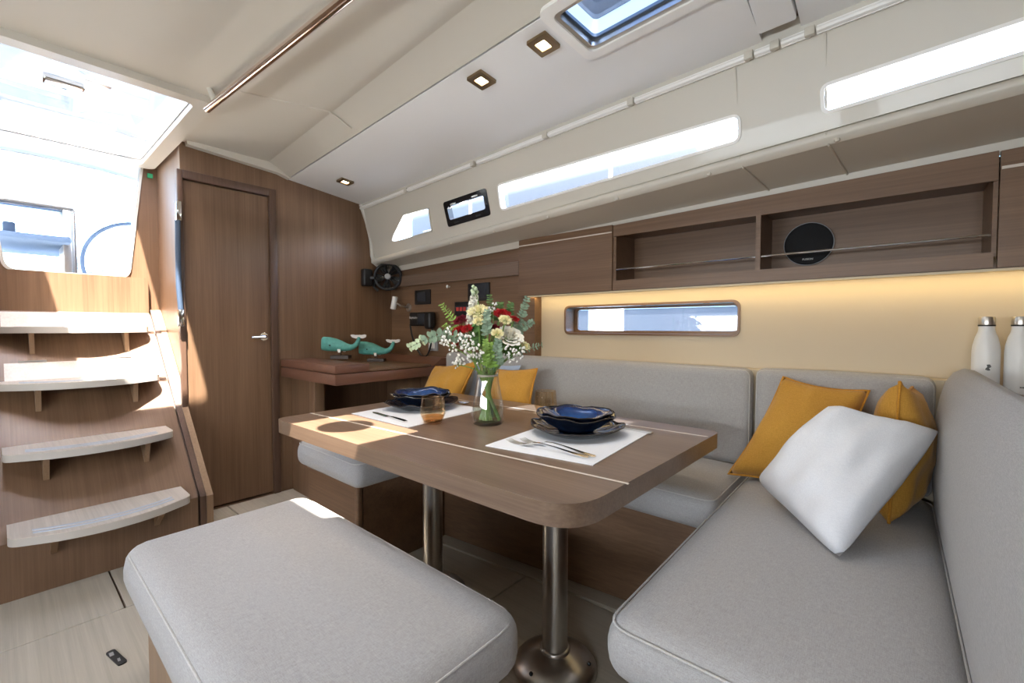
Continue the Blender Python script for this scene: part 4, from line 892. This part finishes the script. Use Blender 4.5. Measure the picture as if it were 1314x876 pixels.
bloom('lisianthus', 681, 444, -.01, .019, 'petal_cream', 'cream flower hanging at the outer side of the white rose', 'flower', 6, 4, .4, .3)
bloom('carnation', 598, 410, .0, .024, 'petal_crimson', 'crimson carnation on top of the red ones', 'flower', 7, 5, .8, 1)
bloom('carnation', 596, 424, -.02, .024, 'petal_red', 'bright red carnation above the small white blossoms', 'flower', 8, 5, .8, 1)
bloom('carnation', 606, 421, -.03, .019, 'petal_red', 'bright red carnation beside the white spire', 'flower', 9, 5, .8, 1)
bloom('carnation', 594, 438, -.02, .018, 'petal_red', 'low red carnation among the small white blossoms', 'flower', 10, 5, .8, 1)
bloom('carnation', 651, 402, .0, .026, 'petal_red', 'red carnation above the small yellow flower', 'flower', 11, 5, .8, 1)
bloom('carnation', 667, 409, .0, .015, 'petal_red', 'small red carnation next to the eucalyptus', 'flower', 12, 5, .8, 1)
bloom('carnation', 641, 420, -.03, .017, 'petal_crimson', 'dark crimson carnation in the middle of the bouquet', 'flower', 13, 5, .8, 1)
# stock spire
t = thing('stock_flower', 'tall white flower spire rising from the bouquet', 'flower', VC, 'flowers in the vase'); stem(t, fp(616, 368, .0), 14, r=.003)
rnd = random.Random(3)
for k in range(34):
    f = k / 33; py_ = 422 - 54 * f; r_ = .017 * (1 - .60 * f); a = k * 2.4; c = fp(612 + 4 * f, py_) + CAMR * (.019 * (1 - .65 * f) * math.cos(a)) + CAMF * (.019 * (1 - .65 * f) * math.sin(a))
    if f < .8: petals(c, V((math.cos(a) * CAMR.x, math.cos(a) * CAMR.y, .4)) + CAMF * math.sin(a), r_ * 1.25, 2, .8, .5, k).build('floret', 'petal_white', t, smooth=70, recalc=False)
    else: B().ball(c, r_ * .9, 8, 6).build('bud', 'leaf_pale', t)
# baby's breath
def breath(pts, label, k):
    t = thing('gypsophila_sprig', label, 'flower', VC, 'flowers in the vase'); rnd = random.Random(k)
    c0_ = sum((fp(*p) for p in pts), V((0, 0, 0))) / len(pts); stem(t, c0_ + V((0, 0, -.01)), k, r=.0019)
    b = B(); tw_ = B()
    for p in pts:
        c = fp(*p)
        tw_.tube([c0_ + V((0, 0, -.015)), c0_.lerp(c, .5) + V((0, 0, -.004)), c], .0006, 4)
        for j in range(5):
            e = c + V((rnd.gauss(0, .007), rnd.gauss(0, .007), rnd.gauss(0, .007))); r_ = rnd.uniform(.0026, .0048)
            b.ball(e, r_, 6, 4); b.ball(e + V((rnd.uniform(-.002, .002), rnd.uniform(-.002, .002), .002)), r_ * .8, 6, 4); tw_.tube([c, e], .0004, 3, cap=False)
    b.build('blossoms', 'blossom_white', t, kind='stuff', recalc=False); tw_.build('twigs', 'leaf_green', t)
breath([(578, 432, -.06), (584, 440, -.07), (577, 441, -.05), (576, 428, -.05), (588, 449, -.07), (592, 446, -.06), (586, 426, -.06)], 'small white blossoms on the chart table side of the bouquet', 15)
breath([(601, 437, -.08), (607, 432, -.08), (612, 440, -.09), (606, 446, -.08), (614, 430, -.07), (598, 430, -.07), (601, 444, -.08), (609, 449, -.08)], 'small white blossoms below the red carnations', 16)
breath([(616, 450, -.08), (622, 456, -.08), (625, 450, -.09), (613, 456, -.07), (619, 446, -.09), (625, 460, -.07), (610, 459, -.07)], 'small white blossoms over the vase rim', 17)
breath([(655, 455, -.06), (663, 452, -.07), (670, 450, -.06), (676, 456, -.05), (660, 462, -.06), (668, 460, -.06), (652, 460, -.06), (674, 446, -.06), (657, 447, -.08)], 'small white blossoms under the white rose', 18)
breath([(593, 462, -.06), (598, 460, -.05), (593, 470, -.05), (600, 466, -.06)], 'sparse white blossoms drooping beside the vase neck', 19)
breath([(640, 392, .03), (636, 398, .02), (642, 400, .02)], 'sparse white blossoms at the top beside the red carnation', 20)
# leafy sprigs
def leaf(c, d, n, L_, W_, bend=.25):
    c, d = V(c), V(d).normalized(); n = V(n).normalized(); s_ = d.cross(n).normalized(); n = s_.cross(d)
    def f(u, v): x = u; wd = W_ * math.sin(math.pi * min(1, x * .93 + .05)) ** .75; return c + d * (L_ * x) + s_ * (wd * (v - .5)) + n * (L_ * bend * (x * x * -.6 + abs(v - .5) * .5))
    return B().grid(f, 6, 4)
def sprig(name, pts, lf, L_, W_, mat, label, k, pair=True, jit=.3, grp='greenery in the vase', alt=None, perp=1.0):
    t = thing(name, label, 'foliage', VC, grp); P = [fp(*p) for p in pts]; rnd = random.Random(k); stem(t, P[0], k, r=.0024)
    B().tube(P, [.0018 - .001 * i / max(1, len(P) - 1) for i in range(len(P))], 5).build('twig', mat, t)
    for i in range(lf):
        u = (i + .6) / lf * (len(P) - 1); j = min(int(u), len(P) - 2); c = P[j].lerp(P[j + 1], u - j); d = (P[j + 1] - P[j]).normalized()
        for sg in ((-1, 1) if pair else ((1,) if i % 2 else (-1,))):
            s_ = d.cross(CAMF).normalized() * sg; o = (d * rnd.uniform(.1, .6) + s_ * perp + CAMF * rnd.uniform(-.5, .5) + V((rnd.uniform(-jit, jit),) * 3) * .5)
            sc = (1 - .45 * i / lf) * rnd.uniform(.85, 1.15); leaf(c, o, -CAMF + V((rnd.uniform(-.6, .6), rnd.uniform(-.6, .6), .4)), L_ * sc * 1.3, W_ * sc * 1.3).build('leaf', (alt if alt and i > lf * .6 else mat), t, smooth=80)
    return t
sprig('eucalyptus_sprig', [(606, 438, -.03), (590, 431, -.05), (572, 430, -.06), (556, 434, -.07), (543, 441, -.07), (533, 446, -.08)], 14, .020, .016, 'leaf_eucalyptus', 'long eucalyptus sprig reaching out toward the chart table', 21, alt='leaf_pale')
sprig('eucalyptus_sprig', [(665, 425, .02), (674, 408, .02), (679, 395, .01), (683, 382, .0)], 12, .017, .011, 'leaf_eucalyptus', 'eucalyptus sprig reaching up beside the red carnations', 22)
sprig('eucalyptus_sprig', [(668, 428, .03), (680, 418, .02), (690, 412, .01)], 9, .016, .011, 'leaf_eucalyptus', 'short eucalyptus sprig pointing to the window wall', 23)
sprig('eucalyptus_sprig', [(634, 430, -.06), (632, 412, -.06), (632, 398, -.05)], 12, .017, .010, 'leaf_eucalyptus', 'dark eucalyptus sprig standing in the bouquet centre', 24)
sprig('eucalyptus_sprig', [(648, 470, -.07), (646, 448, -.08), (648, 436, -.08)], 10, .017, .013, 'leaf_eucalyptus', 'drooping eucalyptus sprig in front under the white rose', 25)
sprig('green_sprig', [(600, 425, .01), (590, 412, .02), (580, 400, .02), (573, 390, .01)], 12, .017, .006, 'leaf_bright', 'yellow green feathery sprig above the crimson carnation', 26)
sprig('green_sprig', [(633, 470, -.08), (632, 452, -.09), (631, 435, -.09)], 22, .014, .006, 'leaf_bright', 'bright green filler sprig hanging over the vase front', 27)
sprig('green_sprig', [(640, 472, -.07), (638, 455, -.08), (637, 440, -.08)], 18, .015, .007, 'leaf_bright', 'bright green filler sprig beside the drooping eucalyptus', 28)
sprig('green_sprig', [(636, 410, .02), (635, 395, .03), (634, 378, .03)], 12, .014, .006, 'leaf_green', 'thin green sprig between the white spire and red carnation', 29)
sprig('green_sprig', [(655, 415, .04), (660, 400, .04), (661, 388, .04)], 12, .016, .008, 'leaf_green', 'green sprig behind the red carnations', 30)
sprig('green_sprig', [(645, 412, .05), (648, 398, .05), (647, 388, .05)], 10, .018, .009, 'leaf_green', 'dark green sprig behind the bouquet centre', 31)
sprig('green_sprig', [(596, 432, .03), (584, 424, .03), (576, 416, .02)], 10, .015, .005, 'leaf_bright', 'pale curled sprig beside the red carnations', 32)
sprig('green_sprig', [(625, 445, -.03), (618, 430, -.03), (612, 418, -.03)], 12, .024, .012, 'leaf_green', 'dark leafy sprig under the pale yellow flower', 33)
sprig('green_sprig', [(650, 452, .0), (660, 445, .0), (672, 440, .0)], 10, .026, .013, 'leaf_green', 'dark leafy sprig behind the white rose', 34)
sprig('green_sprig', [(670, 452, -.01), (690, 446, -.01), (703, 442, -.01)], 7, .014, .005, 'leaf_eucalyptus', 'thin wispy sprig reaching past the white rose', 35)

# ================================================================== outside: cockpit, deck, harbour
ck = B().box((-7.5, -1.9, .85), (-3.47, 2.0, .90)).build('cockpit_sole', 'deck_white'); struct(ck, 'white cockpit floor beyond the companionway')
for sg, nm in ((1.34, 'bench'), (-1.60, 'bench')):
    tag(B().box((-6.6, sg, .9), (-3.5, sg + .60, 1.32), .03).build('cockpit_bench', 'deck_white'), 'white cockpit bench ' + ('on the wheel side' if sg > 0 else 'on the far side of the cockpit table'), 'bench')
tt = thing('cockpit_table', 'white cockpit table with steel frame beyond the companionway', 'table', (-4.6, .15, .9))
B().box((-5.0, -.25, .9), (-4.3, .30, 1.36), .03).build('pedestal', 'deck_white', tt)
B().box((-5.1, -.30, 1.56), (-4.2, .335, 1.60), .012).build('blue_cover', 'cushion_blue', tt)
B().tube([(-4.35, -.30, 1.40), (-4.35, -.30, 1.80), (-4.35, .36, 1.80), (-4.35, .36, 1.30)], .018, 10).build('grab_rail', 'chrome', tt)
B().box((-4.6, -.28, 1.80), (-4.3, .36, 1.835), .01).build('locker_lid', 'steel', tt)
B().box((-4.62, .30, 1.30), (-4.30, .345, 1.80), .01).build('side_leg', 'steel', tt)
B().box((-4.5, .03, 1.60), (-4.46, .09, 1.70), .012).build('instrument', 'leather_blue', tt)
sw = thing('steering_wheel', 'blue grey ship steering wheel in the cockpit', 'wheel', (-5.5, .90, 1.18))
wc = V((-5.5, .90, 1.58)); B().tube([wc + V((0, .40 * math.cos(a), .40 * math.sin(a))) for a in [k * math.pi / 32 for k in range(64)]], .016, 8, closed=True).build('rim', 'leather_blue', sw)
for k in range(5): a = 2 * math.pi * k / 5 + 3.4; B().tube([wc, wc + V((0, .40 * math.cos(a), .40 * math.sin(a)))], .008, 8).build('spoke', 'steel', sw)
B().lathe([(0, -.05), (.05, -.05), (.05, .05), (0, .06)], wc, 16, axis=(1, 0, 0), cap0=False, cap1=False).build('hub', 'steel', sw); B().box((-5.72, .80, .9), (-5.56, 1.0, 1.62), .03).build('pedestal', 'deck_white', sw)
sy = thing('sprayhood', 'grey canvas sprayhood with a window panel above the companionway', 'canopy', (-2.6, .26, 2.0))  # unseen canvas, added so its opening shapes the sun patches below
B().plate([(-3.68, -.9), (-1.35, -.9), (-1.35, 1.35), (-3.68, 1.35)], [rrect(-3.3, -.10, -2.08, .335, .03)], (0, 0, 2.6), (1, 0, 0), (0, 1, 0), (0, 0, .004)).build('canvas', 'canvas_grey', sy)
B().plate(rrect(-3.31, -.11, -2.07, .345, .03), [], (0, 0, 2.605), (1, 0, 0), (0, 1, 0), (0, 0, .001)).build('window_panel', 'pane', sy)
for y in (-.9, 1.35): B().tube([(-3.66, y, 2.6), (-3.0, y, 2.06)], .012, 8).tube([(-1.37, y, 2.6), (-1.30, y, 2.06)], .012, 8).build('bow', 'steel', sy)
bi = thing('bimini', 'grey canvas sunshade over the cockpit', 'canopy', (-5.2, .26, 2.5))
B().grid(lambda u, v: V((-6.8 + 3.1 * u, -1.0 + 2.5 * v, 2.75 - .12 * (2 * v - 1) ** 2)), 6, 10).build('canvas', 'canvas_grey', bi)
for x in (-6.6, -5.2, -3.8): B().tube([(x, -1.0 + 2.5 * k / 10, 2.72 - .12 * (2 * k / 10 - 1) ** 2) for k in range(11)], .012, 8).build('bow', 'steel', bi)
for x in (-6.6, -3.8):
    for y in (-1.0, 1.5): B().tube([(x, y, 2.6), (-5.2, y, 1.34)], .012, 8).build('strut', 'steel', bi)
# starboard side deck with stanchions and lifelines
struct(B().box((-7, 1.74, 1.535), (3, 2.6, 1.545)).build('side_deck', 'deck_white'), 'white side deck outside the ports')
for x, wh_ in ((-2.6, 'the slanted port by the bulkhead'), (-1.35, 'the middle of the long port'), (-.1, 'the gap between the two long ports'), (1.1, 'the forward end of the deck')):
    tag(B().tube([(x, 2.5, 1.54), (x, 2.5, 2.15)], .012, 8).build('stanchion', 'white_paint'), 'slim white lifeline stanchion standing outside ' + wh_, 'stanchion', 'lifeline stanchions')
for k, z in enumerate((1.85, 2.13)): tag(B().tube([(-3.2, 2.5, z), (2.0, 2.5, z)], .005, 6).build('lifeline', 'steel'), ('lower' if k == 0 else 'upper') + ' steel lifeline outside the ports', 'lifeline')
# neighbouring boat
nb = thing('neighbour_boat', 'white and blue hull of the boat moored alongside', 'boat', (-4, 7, -.6))
def hull(u, v): x = -13 + 17 * u; tp = 1 - abs(2 * u - 1) ** 3 * .5; return V((x, 6.0 + (1 - tp) * 1.2 + .25 * (1 - v), -.6 + 3.0 * v))
B().grid(hull, 24, 6).build('topsides', 'hull_grey', nb)
B().grid(lambda u, v: hull(u, .62 + .14 * v) + V((0, -.01, 0)), 24, 2).build('stripe', 'boat_blue', nb)
B().box((-9.0, 6.6, 2.4), (-1.4, 8.6, 3.72), .15, 3).build('coachroof', 'cabin_slate', nb)
for x in (-9, -6.5, -4, -1.5, 1): B().tube([(x, 6.25, 2.35), (x, 6.25, 3.0)], .015, 6).build('stanchion', 'steel', nb)
B().tube([(-12, 6.25, 3.0), (3, 6.25, 3.0)], .008, 6).build('lifeline', 'steel', nb)
for x, wd, lab in ((-4.1, .34, 'thick white mooring pile outside the hull window'), (-2.75, .22, 'slim white mooring pile outside the hull window')):
    tag(B().lathe([(0, 0), (wd, 0), (wd, 2.1), (wd * .6, 2.3), (0, 2.32)], (x, 5.0, -.6), 20, cap0=False, cap1=False).build('mooring_pile', 'white_paint'), lab, 'mooring pile')
plain('sea', (.05, .12, .17), .12, bump=.3, bscale=3)
struct(B().plate([(-80, -80), (80, -80), (80, 80), (-80, 80)], [], (0, 0, -.62), (1, 0, 0), (0, 1, 0), (0, 0, .01)).build('ground', 'sea'), 'harbour water')
